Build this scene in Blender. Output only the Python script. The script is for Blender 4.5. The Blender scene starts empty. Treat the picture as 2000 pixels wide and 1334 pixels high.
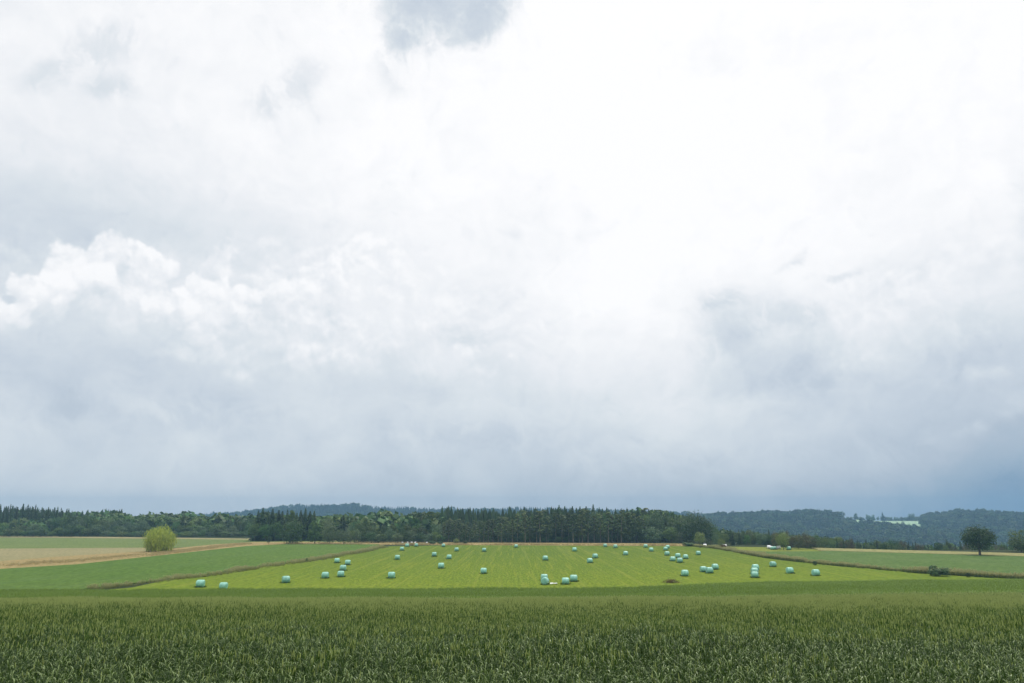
import bpy, bmesh, math, random
import numpy as np
R = math.radians
SC = bpy.context.scene
COL = SC.collection
rnd = random.Random(11)

# ------------------------------------------------------------------ camera
CAMZ = 12.0                       # the bale meadow is z = 0, the camera stands on the crop slope above it
F = 1500.0                        # focal length in photo pixels (2000 wide)
PITCH = math.atan(334.0 / F)
cam_d = bpy.data.cameras.new('camera')
cam_d.sensor_width = 36.0
cam_d.lens = 36.0 * F / 2000.0
cam_d.clip_start = 0.1
cam_d.clip_end = 20000
cam = bpy.data.objects.new('camera', cam_d)
COL.objects.link(cam)
cam.location = (0, 0, CAMZ)
cam.rotation_euler = (R(90) + PITCH, 0, 0)
SC.camera = cam

cp, sp = math.cos(PITCH), math.sin(PITCH)
def ray(px, py):
    """world direction through a pixel of the photo (2000 x 1334)"""
    a, b = (px - 1000.0) / F, (667.0 - py) / F
    return (a, cp - b * sp, sp + b * cp)
def P(px, py, z=0.0):
    d = ray(px, py)
    t = (z - CAMZ) / d[2]
    return (d[0] * t, d[1] * t)
def at_depth(px, py, Y):
    d = ray(px, py)
    t = Y / d[1]
    return (d[0] * t, Y, CAMZ + d[2] * t)

# ------------------------------------------------------------------ light
SUN_AZ, SUN_EL = 22.0, 52.0       # sun behind thin cloud, ahead and to the right
SUN_STRENGTH = 1.5
SC.view_settings.view_transform = 'Standard'
SC.view_settings.look = 'None'
SC.view_settings.exposure = 0.0
SC.view_settings.gamma = 1.0
SC.view_settings.use_curve_mapping = False
SC.render.engine = 'CYCLES'
SC.cycles.use_denoising = True
SC.cycles.max_bounces = 8
SC.cycles.transparent_max_bounces = 8
SC.cycles.volume_bounces = 1
SC.render.film_transparent = False

def lin(c):
    out = []
    for v in c:
        v = v / 255.0
        out.append(v / 12.92 if v <= 0.04045 else ((v + 0.055) / 1.055) ** 2.4)
    return tuple(out) + (1.0,)

sun_d = bpy.data.lights.new('sun', 'SUN')
sun_d.energy = SUN_STRENGTH
sun_d.angle = R(10)
sun_d.color = (1.0, 0.955, 0.88)
sun = bpy.data.objects.new('sun', sun_d)
COL.objects.link(sun)
from mathutils import Vector, noise as mnoise
sdir = Vector((math.sin(R(SUN_AZ)) * math.cos(R(SUN_EL)), math.cos(R(SUN_AZ)) * math.cos(R(SUN_EL)), math.sin(R(SUN_EL))))
sun.rotation_euler = sdir.to_track_quat('Z', 'Y').to_euler()
sun.location = (0, 0, 60)

# world: Nishita sky under a procedural cloud deck laid out by direction (azimuth, elevation)
W = bpy.data.worlds.new('World')
SC.world = W
W.use_nodes = True
nt = W.node_tree
nt.nodes.clear()
def N(t, **kw):
    n = nt.nodes.new(t)
    for k, v in kw.items():
        setattr(n, k, v)
    return n
def L(a, b):
    nt.links.new(a, b)
def M(op, a, b=None, c=None, clamp=False):
    n = N('ShaderNodeMath', operation=op)
    n.use_clamp = clamp
    for i, v in enumerate((a, b, c)):
        if v is None: continue
        if isinstance(v, (int, float)): n.inputs[i].default_value = v
        else: L(v, n.inputs[i])
    return n.outputs[0]
def sstep(v, a, b, lo=0.0, hi=1.0):
    n = N('ShaderNodeMapRange', interpolation_type='SMOOTHSTEP')
    L(v, n.inputs['Value'])
    n.inputs['From Min'].default_value = a; n.inputs['From Max'].default_value = b
    n.inputs['To Min'].default_value = lo; n.inputs['To Max'].default_value = hi
    return n.outputs[0]
tc = N('ShaderNodeTexCoord')
sepd = N('ShaderNodeSeparateXYZ'); L(tc.outputs['Generated'], sepd.inputs[0])
az = M('MULTIPLY', M('ARCTAN2', sepd.outputs[0], sepd.outputs[1]), 57.29578)
el = M('MULTIPLY', M('ARCSINE', sepd.outputs[2]), 57.29578)
uvc = N('ShaderNodeCombineXYZ'); L(az, uvc.inputs[0]); L(el, uvc.inputs[1])
def azel(px, py):
    d = Vector(ray(px, py)).normalized()
    return math.degrees(math.atan2(d.x, d.y)), math.degrees(math.asin(d.z))
def noise_tex(vec, scale, detail=6, rough=0.55, off=(0, 0, 0), typ='FBM', lac=2.0, sc3=(1, 1, 1)):
    m = N('ShaderNodeMapping'); L(vec, m.inputs[0]); m.inputs[1].default_value = off; m.inputs[3].default_value = sc3
    n = N('ShaderNodeTexNoise', noise_dimensions='2D'); L(m.outputs[0], n.inputs['Vector'])
    n.inputs['Scale'].default_value = scale; n.inputs['Detail'].default_value = detail
    n.inputs['Roughness'].default_value = rough; n.inputs['Lacunarity'].default_value = lac
    return n
def warped(amp, scale, off, detail=6, rough=0.6):
    a = noise_tex(uvc.outputs[0], scale, detail, rough, off)
    s = N('ShaderNodeVectorMath', operation='SUBTRACT'); L(a.outputs['Color'], s.inputs[0]); s.inputs[1].default_value = (0.5, 0.5, 0.5)
    k = N('ShaderNodeVectorMath', operation='SCALE'); L(s.outputs[0], k.inputs[0]); k.inputs['Scale'].default_value = amp
    v = N('ShaderNodeVectorMath', operation='ADD'); L(uvc.outputs[0], v.inputs[0]); L(k.outputs[0], v.inputs[1])
    return v.outputs[0]
wsoft = warped(7.0, 0.13, (3, 7, 0), 5, 0.55)
wbil = warped(.8, 0.5, (8, 5, 0), 3, 0.5)
wtop = warped(2.2, 0.28, (4, 8, 0), 6, 0.55)
wbase = warped(6.0, 0.07, (5, 1, 0), 3, 0.5)
KPX = 1 / 26.2
def local(uv, px, py, rx, ry, rot):
    """position relative to an ellipse given in photo pixels (plain scalar maths keeps the shader small)"""
    a, e = azel(px, py); c, n_ = math.cos(R(rot)), math.sin(R(rot)); kx, ky = 1 / (rx * KPX), 1 / (ry * KPX)
    x = M('MULTIPLY_ADD', uv[1], n_ * kx, M('MULTIPLY_ADD', uv[0], c * kx, -(a * c + e * n_) * kx))
    y = M('MULTIPLY_ADD', uv[1], c * ky, M('MULTIPLY_ADD', uv[0], -n_ * ky, (a * n_ - e * c) * ky))
    return y, M('SQRT', M('MULTIPLY_ADD', x, x, M('MULTIPLY', y, y)))
def blob(uv, px, py, rx, ry, rot=0.0, soft=1.0, gain=1.0):
    """1 at the centre, 0 outside; radii in photo pixels, rot in degrees"""
    y, r_ = local(uv, px, py, rx, ry, rot)
    return sstep(r_, 1.0 - soft, 1.0, gain, 0.0)
# base brightness, four columns of elevation ramps
rows = [0, 150, 300, 450, 600, 700, 800, 900, 960, 1010]
cols = {
    150:  [.965, .962, .935, .895, .870, .860, .858, .852, .850, .855],
    800:  [.992, 1.00, .992, .968, .940, .905, .868, .842, .818, .815],
    1350: [1.02, 1.02, 1.02, 1.01, .995, .950, .890, .832, .785, .765],
    1950: [1.00, 1.00, .985, .965, .915, .850, .780, .715, .670, .640]}
def ramp_of(vals, px):
    r = N('ShaderNodeValToRGB'); r.color_ramp.interpolation = 'B_SPLINE'
    st = sorted([((azel(px, y)[1]) / 60.0, v) for y, v in zip(rows, vals)])
    es = r.color_ramp.elements
    while len(es) < len(st): es.new(0.5)
    for e, (p, v) in zip(es, st):
        e.position = max(0, min(1, p)); e.color = (v, v, v, 1)
    wsep = N('ShaderNodeSeparateXYZ'); L(wbase, wsep.inputs[0])
    L(M('DIVIDE', wsep.outputs[1], 60.0), r.inputs[0])
    return r.outputs[0], wsep.outputs[0]
prev = None; pxprev = None
for px in sorted(cols):
    v, wa = ramp_of(cols[px], px)
    if prev is None: prev = v
    else:
        t = sstep(wa, azel(pxprev, 700)[0], azel(px, 700)[0])
        prev = M('ADD', M('MULTIPLY', prev, M('SUBTRACT', 1.0, t)), M('MULTIPLY', v, t))
    pxprev = px
s = prev
# streaky low-contrast tone all over
n1 = noise_tex(uvc.outputs[0], 0.10, 7, 0.6, (1, 9, 0), sc3=(1, 1.8, 1))
n2 = noise_tex(wsoft, 0.42, 6, 0.6, (6, 3, 0))
rn = noise_tex(wsoft, 0.50, 8, 0.58, (9, 4, 0))
def billow(off):
    m = N('ShaderNodeMapping'); L(wbil, m.inputs[0]); m.inputs[1].default_value = off
    a = N('ShaderNodeTexNoise', noise_dimensions='2D'); L(m.outputs[0], a.inputs['Vector']); a.inputs['Scale'].default_value = .46; a.inputs['Detail'].default_value = 7; a.inputs['Roughness'].default_value = .48
    v = N('ShaderNodeTexVoronoi', voronoi_dimensions='2D', feature='SMOOTH_F1'); L(m.outputs[0], v.inputs['Vector']); v.inputs['Scale'].default_value = .62; v.inputs['Smoothness'].default_value = .35
    v.inputs['Detail'].default_value = 2.0; v.inputs['Roughness'].default_value = .45
    return M('ADD', M('MULTIPLY', a.outputs['Fac'], .62), M('MULTIPLY', M('SUBTRACT', .8, v.outputs['Distance']), .36))
b0 = billow((0, 0, 0)); b1 = billow((.13, .50, 0))
# every later step waits for these, so that few values are alive at once
tie = s
for q in (b0, b1, n1.outputs['Fac'], n2.outputs['Fac'], rn.outputs['Fac']): tie = M('ADD', tie, q)
def uv_of(vec):
    p_ = N('ShaderNodeSeparateXYZ'); L(vec, p_.inputs[0])
    return p_.outputs[0], p_.outputs[1]
def tied(uv): return (M('MULTIPLY_ADD', tie, 1e-7, uv[0]), M('MULTIPLY_ADD', tie, 1e-7, uv[1]))
raw = [uv_of(wsoft), uv_of(wtop), (az, el)]
t2 = tie
for q in raw[:2]: t2 = M('MULTIPLY_ADD', q[0], 1e-3, t2); t2 = M('MULTIPLY_ADD', q[1], 1e-3, t2)
tie = t2
SOFT, TOP, DIR = [tied(q) for q in raw]
s = M('ADD', s, M('MULTIPLY', M('SUBTRACT', n1.outputs['Fac'], 0.5), 0.09))
s = M('ADD', s, M('MULTIPLY', M('SUBTRACT', n2.outputs['Fac'], 0.5), 0.055))
def paint(s, vec, px, py, rx, ry, rot, amt, soft=1.0):
    return M('MULTIPLY_ADD', blob(vec, px, py, rx, ry, rot, soft), amt, s)
# broad soft tones
for a in [(60, 430, 260, 150, 10, -.045), (330, 440, 330, 110, 0, -.025), (200, 720, 420, 110, 8, -.035), (50, 760, 200, 120, 0, -.02),
          (700, 900, 420, 120, 0, -.015), (840, 740, 260, 60, 0, -.035), (1480, 690, 230, 120, -10, -.060), (1430, 600, 130, 60, 10, -.050),
          (1990, 380, 60, 120, 0, -.04), (1250, 240, 420, 260, 0, .03), (1180, 560, 300, 160, 0, .02), (1990, 950, 260, 120, 20, -.03)]:
    s = paint(s, SOFT, *a)
# grey rags of cloud, torn by a finer texture
tear = sstep(rn.outputs['Fac'], 0.36, 0.60, 0.15, 1.25)
rag = None
for a in [(205, 90, 120, 55, 22, .8), (100, 140, 90, 34, 35, .8), (215, 165, 70, 40, 0, .8), (565, 165, 120, 50, 35, .8),
          (520, 205, 70, 50, 30, .9), (760, 140, 50, 60, 20, .9), (1155, 420, 30, 22, 0, 1.8), (1120, 465, 60, 20, 0, 2.2),
          (1550, 510, 44, 22, 40, .9), (1405, 590, 80, 40, 10, .8), (1540, 610, 100, 45, -10, .8), (1630, 535, 80, 14, 0, .9),
          (640, 620, 55, 38, 0, .7), (920, 650, 130, 30, 0, .9), (1000, 460, 50, 20, 0, 2.2), (1560, 720, 300, 120, 0, 1.1), (1440, 650, 130, 60, 20, 1.0), (1860, 680, 200, 60, 10, 1.3), (300, 800, 400, 60, 0, .9), (900, 850, 400, 60, 0, 1.1), (1400, 900, 500, 50, 5, 1.4), (1770, 545, 90, 24, 15, 1.0)]:
    b = blob(TOP, *a)
    b = M('MULTIPLY', b, .5) if a[2] > 180 else b; rag = b if rag is None else M('MAXIMUM', rag, b)
s = M('SUBTRACT', s, M('MULTIPLY', M('MULTIPLY', rag, tear), 0.050))
# the dark cloud cut by the top of the picture
top = M('MAXIMUM', blob(TOP, 870, -25, 235, 150, 0, .9), blob(TOP, 785, 70, 70, 70, 0, 1.0, .8))
top = M('MAXIMUM', top, blob(TOP, 935, 45, 105, 70, 10, .9, .9))
s = M('SUBTRACT', s, M('MULTIPLY', sstep(M('MULTIPLY_ADD', rn.outputs['Fac'], 0.9, M('SUBTRACT', top, 0.45)), 0.05, 0.85), M('MULTIPLY_ADD', n2.outputs['Fac'], 0.14, 0.085)))
# white cumulus: blobs eaten by fractal noise give the crisp billowing tops, an offset sample of it the shading
lit = M('SUBTRACT', b0, b1)
bn = M('MULTIPLY', M('SUBTRACT', b0, .43), 2.7)
cbase = M('ADD', M('MULTIPLY_ADD', lit, .17, .957), M('MULTIPLY', M('SUBTRACT', n2.outputs['Fac'], .5), .14))
def head(s, px, py, rx, ry, rot, opac, bright=0.0, foot=-1.25):
    """one cumulus head: crisp billowed rim, lit crown, fading out towards its foot"""
    k = KPX; y_, r_ = local(DIR, px, py, rx, ry, rot)
    Rm = min(rx, ry) * k
    d = M('ADD', M('MULTIPLY', M('SUBTRACT', 1.0, r_), Rm), M('MULTIPLY', bn, min(1.0, .45 + Rm * .22)))
    edge = sstep(d, -.08, .40 if opac > .6 else 1.1)
    fade = sstep(y_, foot, .45)
    o = M('MULTIPLY', M('MULTIPLY', edge, fade), opac)
    c = M('MAXIMUM', M('MINIMUM', M('ADD', cbase, M('MULTIPLY_ADD', y_, .018, bright)), .992), s)
    return M('ADD', M('MULTIPLY', s, M('SUBTRACT', 1.0, o)), M('MULTIPLY', c, o))
for a in [
    # broad pale veils behind the heads
    (300, 590, 330, 110, 0, .35, -.03), (700, 580, 260, 130, 0, .45, -.015), (880, 640, 240, 110, 0, .40, -.01), (560, 690, 260, 80, 0, .35, -.03),
    # left bank
    (510, 482, 62, 28, 20, .55, -.015), (585, 412, 24, 20, 0, .5, -.01), (532, 540, 52, 44, 0, .50, -.01),
    (212, 497, 46, 42, 0, .90, .0), (150, 535, 82, 58, 15, .90, 0), (75, 585, 66, 55, 20, .9, 0), (15, 612, 50, 38, 0, .9, .01),
    (285, 540, 56, 58, 0, .9, 0), (280, 508, 22, 26, 0, .8, 0), (195, 545, 52, 40, 0, .85, .015), (240, 605, 120, 58, 0, .55, -.01),
    (428, 515, 30, 46, -20, .70, 0), (415, 600, 86, 58, 0, .95, .005), (470, 585, 40, 34, 0, .8, .005), (335, 605, 60, 46, 0, .8, .015),
    (700, 520, 105, 62, 20, .85, .005), (770, 500, 80, 46, 10, .5, .0), (565, 572, 50, 42, 0, .85, 0), (640, 548, 62, 46, 0, .75, 0),
    (610, 640, 90, 46, 0, .45, -.01), (455, 735, 46, 28, 0, .55, 0), (400, 690, 110, 44, -10, .4, -.02), (600, 700, 70, 44, 0, .6, -.005), (672, 712, 42, 34, 0, .6, 0),
    (915, 692, 34, 28, 0, .7, 0), (1000, 692, 28, 24, 0, .6, 0), (760, 848, 44, 20, 0, .30, -.02), (930, 735, 60, 34, 0, .35, -.01),
    # right
    (1700, 600, 105, 80, 0, .45, .0), (1880, 540, 200, 70, 10, .35, -.0), (1650, 720, 90, 36, 0, .28, -.02), (1590, 770, 44, 22, 0, .25, -.02), (1780, 670, 180, 60, 10, .28, -.03),
    (1918, 728, 60, 34, 5, .40, -.04), (1855, 755, 40, 22, 0, .35, -.04), (1990, 800, 90, 26, 25, .30, -.08), (1880, 845, 80, 22, 15, .22, -.08)]:
    s = head(s, *a)
ramp = N('ShaderNodeValToRGB')
stops = [(.56, (98, 134, 168)), (.64, (130, 158, 186)), (.70, (158, 178, 198)), (.76, (180, 193, 208)), (.82, (200, 210, 221)), (.88, (219, 226, 232)),
         (.93, (235, 238, 242)), (.97, (247, 248, 250)), (1.0, (254, 254, 255))]
es = ramp.color_ramp.elements
while len(es) < len(stops): es.new(.5)
for e, (p, c) in zip(es, stops):
    e.position = p; e.color = lin(c)
L(s, ramp.inputs[0])
# the deck brightens towards the hidden sun and the zenith, above the picture
up = sstep(el, 37.5, 62.0, 1.0, 2.5)
vm = N('ShaderNodeVectorMath', operation='SCALE'); L(ramp.outputs[0], vm.inputs[0]); L(up, vm.inputs['Scale'])
bg_c = N('ShaderNodeBackground'); L(vm.outputs[0], bg_c.inputs[0]); bg_c.inputs[1].default_value = 1.05
sky = N('ShaderNodeTexSky', sky_type='NISHITA'); sky.sun_disc = False
sky.sun_elevation = R(SUN_EL); sky.sun_rotation = R(SUN_AZ); sky.altitude = 300
bg_s = N('ShaderNodeBackground'); L(sky.outputs[0], bg_s.inputs[0]); bg_s.inputs[1].default_value = 0.08
mx = N('ShaderNodeMixShader'); mx.inputs[0].default_value = 0.96
L(bg_s.outputs[0], mx.inputs[1]); L(bg_c.outputs[0], mx.inputs[2])
wo = N('ShaderNodeOutputWorld'); L(mx.outputs[0], wo.inputs[0])
W.cycles.sampling_method = 'MANUAL'
W.cycles.sample_map_resolution = 512

# ------------------------------------------------------------------ helpers
def tag(o, label=None, cat=None, group=None, kind=None):
    if label: o['label'] = label
    if cat: o['category'] = cat
    if group: o['group'] = group
    if kind: o['kind'] = kind
    return o
def mesh_of(name, verts, faces, mats, mi=None, smooth=False):
    me = bpy.data.meshes.new(name)
    me.from_pydata([tuple(v) for v in verts], [], [tuple(f) for f in faces])
    for m in mats: me.materials.append(m)
    if mi is not None: me.polygons.foreach_set('material_index', list(mi))
    if smooth: me.polygons.foreach_set('use_smooth', [True] * len(me.polygons))
    me.update()
    return me
def link(name, me, parent=None):
    o = bpy.data.objects.new(name, me); COL.objects.link(o)
    if parent: o.parent = parent
    return o
class NT:
    def __init__(s, name):
        s.m = bpy.data.materials.new(name); s.m.use_nodes = True
        s.t = s.m.node_tree; s.t.nodes.clear()
        s.out = s.t.nodes.new('ShaderNodeOutputMaterial')
    def n(s, typ, props=None, **inp):
        n = s.t.nodes.new(typ)
        for k, v in (props or {}).items(): setattr(n, k, v)
        for k, v in inp.items():
            k = k.replace('_', ' ')
            if isinstance(v, bpy.types.NodeSocket): s.t.links.new(v, n.inputs[k])
            else: n.inputs[k].default_value = v
        return n
    def l(s, a, b): s.t.links.new(a, b)
def mix(T, fac, a, b, mode='MIX'):
    n = T.t.nodes.new('ShaderNodeMix'); n.data_type = 'RGBA'; n.blend_type = mode
    for v, i in ((fac, 0), (a, 6), (b, 7)):
        if isinstance(v, bpy.types.NodeSocket): T.l(v, n.inputs[i])
        elif i == 0: n.inputs[i].default_value = v
        else: n.inputs[i].default_value = tuple(v) + ((1,) if len(v) == 3 else ())
    return n.outputs[2]
def tnoise(T, scale, detail=3, rough=0.55, sc3=(1, 1, 1), rot=0.0, lo=0.35, hi=0.65):
    g = T.n('ShaderNodeNewGeometry')
    mp = T.n('ShaderNodeMapping', Vector=g.outputs['Position'], Scale=sc3, Rotation=(0, 0, rot))
    nz = T.n('ShaderNodeTexNoise', Vector=mp.outputs[0], Scale=scale, Detail=detail, Roughness=rough)
    r = T.n('ShaderNodeMapRange', Value=nz.outputs['Fac'])
    r.inputs['From Min'].default_value = lo; r.inputs['From Max'].default_value = hi
    return r.outputs[0]
def yramp(T, a, b):
    g = T.n('ShaderNodeNewGeometry'); sx = T.n('ShaderNodeSeparateXYZ', Vector=g.outputs['Position'])
    r = T.n('ShaderNodeMapRange', Value=sx.outputs[1]); r.inputs['From Min'].default_value = a; r.inputs['From Max'].default_value = b; r.inputs['To Max'].default_value = .75
    return r.outputs[0]
def field_mat(name, c1, c2, c3, big=0.03, mid=0.35, fine=3.0, streak=None, srot=0.0, scol=None, samt=0.5, bump=0.6, bdist=0.15, far=None):
    """grass or crop seen from far: patches, clumps, fine grain, rows"""
    T = NT(name)
    col = mix(T, tnoise(T, big, 4, 0.6), c1, c2)
    m2 = tnoise(T, mid, 5, 0.65, (1, 0.6, 1), 0, 0.3, 0.7)
    col = mix(T, m2, col, c3)
    col2 = mix(T, 1.0, col, (0.55, 0.58, 0.5), 'MULTIPLY')
    fn = tnoise(T, fine, 5, 0.8, (1, 0.2, 1), 0, 0.40, 0.6)
    if far: col = mix(T, yramp(T, *far[:2]), col, far[2])
    col2 = mix(T, 1.0, col, (0.5, 0.55, 0.45), 'MULTIPLY')
    col = mix(T, fn, col2, col)
    if streak:
        st = tnoise(T, 1.0, 3, 0.6, streak, srot, 0.5, 0.68)
        k = T.n('ShaderNodeMath', {'operation': 'MULTIPLY'}); T.l(st, k.inputs[0]); k.inputs[1].default_value = samt
        col = mix(T, k.outputs[0], col, scol)
        if far:
            tr = tnoise(T, 1.0, 2, 0.5, (.55, .006, 1), 0, 0.56, 0.66)
            k2 = T.n('ShaderNodeMath', {'operation': 'MULTIPLY'}); T.l(tr, k2.inputs[0]); k2.inputs[1].default_value = .2
            col = mix(T, k2.outputs[0], col, (.24, .25, .05))
    b = T.n('ShaderNodeBump', Strength=bump, Distance=bdist, Height=fn)
    p = T.n('ShaderNodeBsdfPrincipled', Base_Color=col, Roughness=0.85, Normal=b.outputs[0])
    p.inputs['Specular IOR Level'].default_value = 0.04
    T.l(p.outputs[0], T.out.inputs[0])
    return T.m
def leaf_mat(name, col, col2, trans=0.25, rough=0.5, spec=0.3, nscale=1.2, objvar=0.25, hue=0.02):
    T = NT(name)
    oi = T.n('ShaderNodeObjectInfo')
    tcn = T.n('ShaderNodeTexCoord')
    nz = T.n('ShaderNodeTexNoise', Vector=tcn.outputs['Object'], Scale=nscale, Detail=3.0, Roughness=0.6)
    r = T.n('ShaderNodeMapRange', Value=nz.outputs['Fac']); r.inputs['From Min'].default_value = .35; r.inputs['From Max'].default_value = .65
    c = mix(T, r.outputs[0], col, col2)
    v = T.n('ShaderNodeMapRange', Value=oi.outputs['Random']); v.inputs['To Min'].default_value = 1 - objvar; v.inputs['To Max'].default_value = 1 + objvar
    w = T.n('ShaderNodeMath', {'operation': 'FRACT'}); w2 = T.n('ShaderNodeMath', {'operation': 'MULTIPLY'}); T.l(oi.outputs['Random'], w2.inputs[0]); w2.inputs[1].default_value = 17.31; T.l(w2.outputs[0], w.inputs[0])
    h = T.n('ShaderNodeMapRange', Value=w.outputs[0]); h.inputs['To Min'].default_value = .5 - hue; h.inputs['To Max'].default_value = .5 + hue
    hs = T.n('ShaderNodeHueSaturation', Hue=h.outputs[0], Value=v.outputs[0], Color=c)
    p = T.n('ShaderNodeBsdfPrincipled', Base_Color=hs.outputs[0], Roughness=rough)
    p.inputs['Specular IOR Level'].default_value = spec
    t = T.n('ShaderNodeBsdfTranslucent', Color=hs.outputs[0])
    m = T.n('ShaderNodeMixShader', Fac=trans); T.l(p.outputs[0], m.inputs[1]); T.l(t.outputs[0], m.inputs[2])
    T.l(m.outputs[0], T.out.inputs[0])
    return T.m
def flat_mat(name, col, rough=0.8, n=6.0, amt=0.3, spec=0.2):
    T = NT(name)
    c = mix(T, tnoise(T, n, 4, 0.6), tuple(x * (1 - amt) for x in col), tuple(min(1, x * (1 + amt)) for x in col))
    p = T.n('ShaderNodeBsdfPrincipled', Base_Color=c, Roughness=rough)
    p.inputs['Specular IOR Level'].default_value = spec
    T.l(p.outputs[0], T.out.inputs[0])
    return T.m

# scatter: one object whose own mesh holds the clump shapes; a geometry-nodes modifier sets them at its loose points
def scatter(name, variants, mats, pts, rots, scls, vidx):
    V, Fc, MI, vid = [], [], [], []
    for k, (vv, ff, mi) in enumerate(variants):
        o = len(V)
        V += [tuple(p) for p in vv]; Fc += [tuple(i + o for i in f) for f in ff]; MI += list(mi); vid += [k] * len(vv)
    n0 = len(V)
    V += [tuple(p) for p in pts]; vid += [-1] * len(pts)
    me = mesh_of(name, V, Fc, mats, MI)
    n = len(V)
    def attr(nm, typ, data, w=1):
        a = me.attributes.new(nm, typ, 'POINT')
        a.data.foreach_set('vector' if w == 3 else 'value', np.asarray(data).reshape(-1))
    attr('vid', 'INT', np.array(vid, dtype=np.int32))
    attr('pick', 'INT', np.concatenate([np.full(n0, -1), np.asarray(vidx)]).astype(np.int32))
    rr = np.zeros((n, 3), dtype=np.float32); rr[n0:] = np.asarray(rots, dtype=np.float32); attr('rot', 'FLOAT_VECTOR', rr, 3)
    ss = np.ones((n, 3), dtype=np.float32); ss[n0:] = np.asarray(scls, dtype=np.float32); attr('scl', 'FLOAT_VECTOR', ss, 3)
    o = link(name, me)
    g = bpy.data.node_groups.new(name + '_scatter', 'GeometryNodeTree')
    g.interface.new_socket('Geometry', in_out='INPUT', socket_type='NodeSocketGeometry')
    g.interface.new_socket('Geometry', in_out='OUTPUT', socket_type='NodeSocketGeometry')
    gi = g.nodes.new('NodeGroupInput'); go = g.nodes.new('NodeGroupOutput'); jn = g.nodes.new('GeometryNodeJoinGeometry')
    def named(nm, dt):
        a = g.nodes.new('GeometryNodeInputNamedAttribute'); a.data_type = dt; a.inputs['Name'].default_value = nm; return a.outputs['Attribute']
    def eq(sock, k):
        c = g.nodes.new('FunctionNodeCompare'); c.data_type = 'INT'; c.operation = 'EQUAL'
        g.links.new(sock, c.inputs[2]); c.inputs[3].default_value = k; return c.outputs[0]
    av, ap, ar, as_ = named('vid', 'INT'), named('pick', 'INT'), named('rot', 'FLOAT_VECTOR'), named('scl', 'FLOAT_VECTOR')
    def sep(sel, src):
        s_ = g.nodes.new('GeometryNodeSeparateGeometry'); s_.domain = 'POINT'
        g.links.new(src, s_.inputs['Geometry']); g.links.new(sel, s_.inputs['Selection']); return s_.outputs['Selection']
    for k in range(len(variants)):
        shape = sep(eq(av, k), gi.outputs[0])
        spots = sep(eq(ap, k), gi.outputs[0])
        ip = g.nodes.new('GeometryNodeInstanceOnPoints')
        g.links.new(spots, ip.inputs['Points']); g.links.new(shape, ip.inputs['Instance'])
        g.links.new(ar, ip.inputs['Rotation']); g.links.new(as_, ip.inputs['Scale'])
        g.links.new(ip.outputs[0], jn.inputs[0])
    g.links.new(jn.outputs[0], go.inputs[0])
    md = o.modifiers.new('scatter', 'NODES'); md.node_group = g
    return o

# ------------------------------------------------------------------ terrain
EDGE = [(-400, 1150), (0, 1151), (270, 1151), (700, 1149), (1000, 1147), (1250, 1145), (1400, 1139), (1500, 1136), (1750, 1133), (2000, 1131), (2500, 1128)]
EDW = [P(a, b, 0.75) for a, b in EDGE]
def edge_y(x): return float(np.interp(x, [p[0] for p in EDW], [p[1] for p in EDW]))
KY = [-300, -40, 0, 17, 45, 68, 78, 88, 97, 108, 121, 130]
KZ = [14.0, 11.6, 9.35, 7.85, 5.85, 3.92, 2.90, 1.75, 0.95, 0.45, 0.0, 0.0]
def smooth01(a, b, v):
    t = max(0.0, min(1.0, (v - a) / (b - a))); return t * t * (3 - 2 * t)
def gz(x, y):
    yy = y - (edge_y(x) - 121) * smooth01(60, 121, y)
    z = float(np.interp(yy, KY, KZ)) * 0.5 + 0.25 * float(np.interp(yy - 3, KY, KZ)) + 0.25 * float(np.interp(yy + 3, KY, KZ))
    if yy > 119: z = max(0.0, z) * max(0, 1 - (yy - 119) / 4)
    # a shallow hollow across the slope on the right
    z -= 0.35 * math.exp(-((yy - 54 - 0.01 * x) / 4.0) ** 2) * smooth01(2, 22, x)
    z += 0.10 * mnoise.noise(Vector((x * .06, y * .06, 0))) * smooth01(118, 95, yy) if yy < 118 else 0
    # the land drops beyond the fields on the right
    z -= 4.2 * smooth01(262, 300, y) * smooth01(95, 118, x)
    z -= 4.5 * smooth01(262, 300, y) * smooth01(118, 190, x)
    z -= 38.0 * smooth01(470, 880, y)
    return z - 0.03
xs = sorted(set([-3500, -2500, -1800, -1200, -800, -500, -350, -260, -200] + list(range(-160, 161, 4)) + [200, 260, 350, 500, 800, 1200, 1800, 2500, 3500]))
ys = sorted(set([-2000, -800, -300, -150, -80] + list(range(-40, 140, 2)) + list(range(140, 320, 6)) + [340, 380, 440, 520, 650, 800, 1000, 1400, 1900, 2340]))
gv = [(x, y, gz(x, y)) for y in ys for x in xs]
nx = len(xs)
gf = [(j * nx + i, j * nx + i + 1, (j + 1) * nx + i + 1, (j + 1) * nx + i) for j in range(len(ys) - 1) for i in range(nx - 1)]
M_ground = field_mat('ground_grass', (.045, .06, .02), (.055, .07, .025), (.035, .045, .018))
tag(link('ground', mesh_of('ground', gv, gf, [M_ground], smooth=True)), kind='structure')

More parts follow.
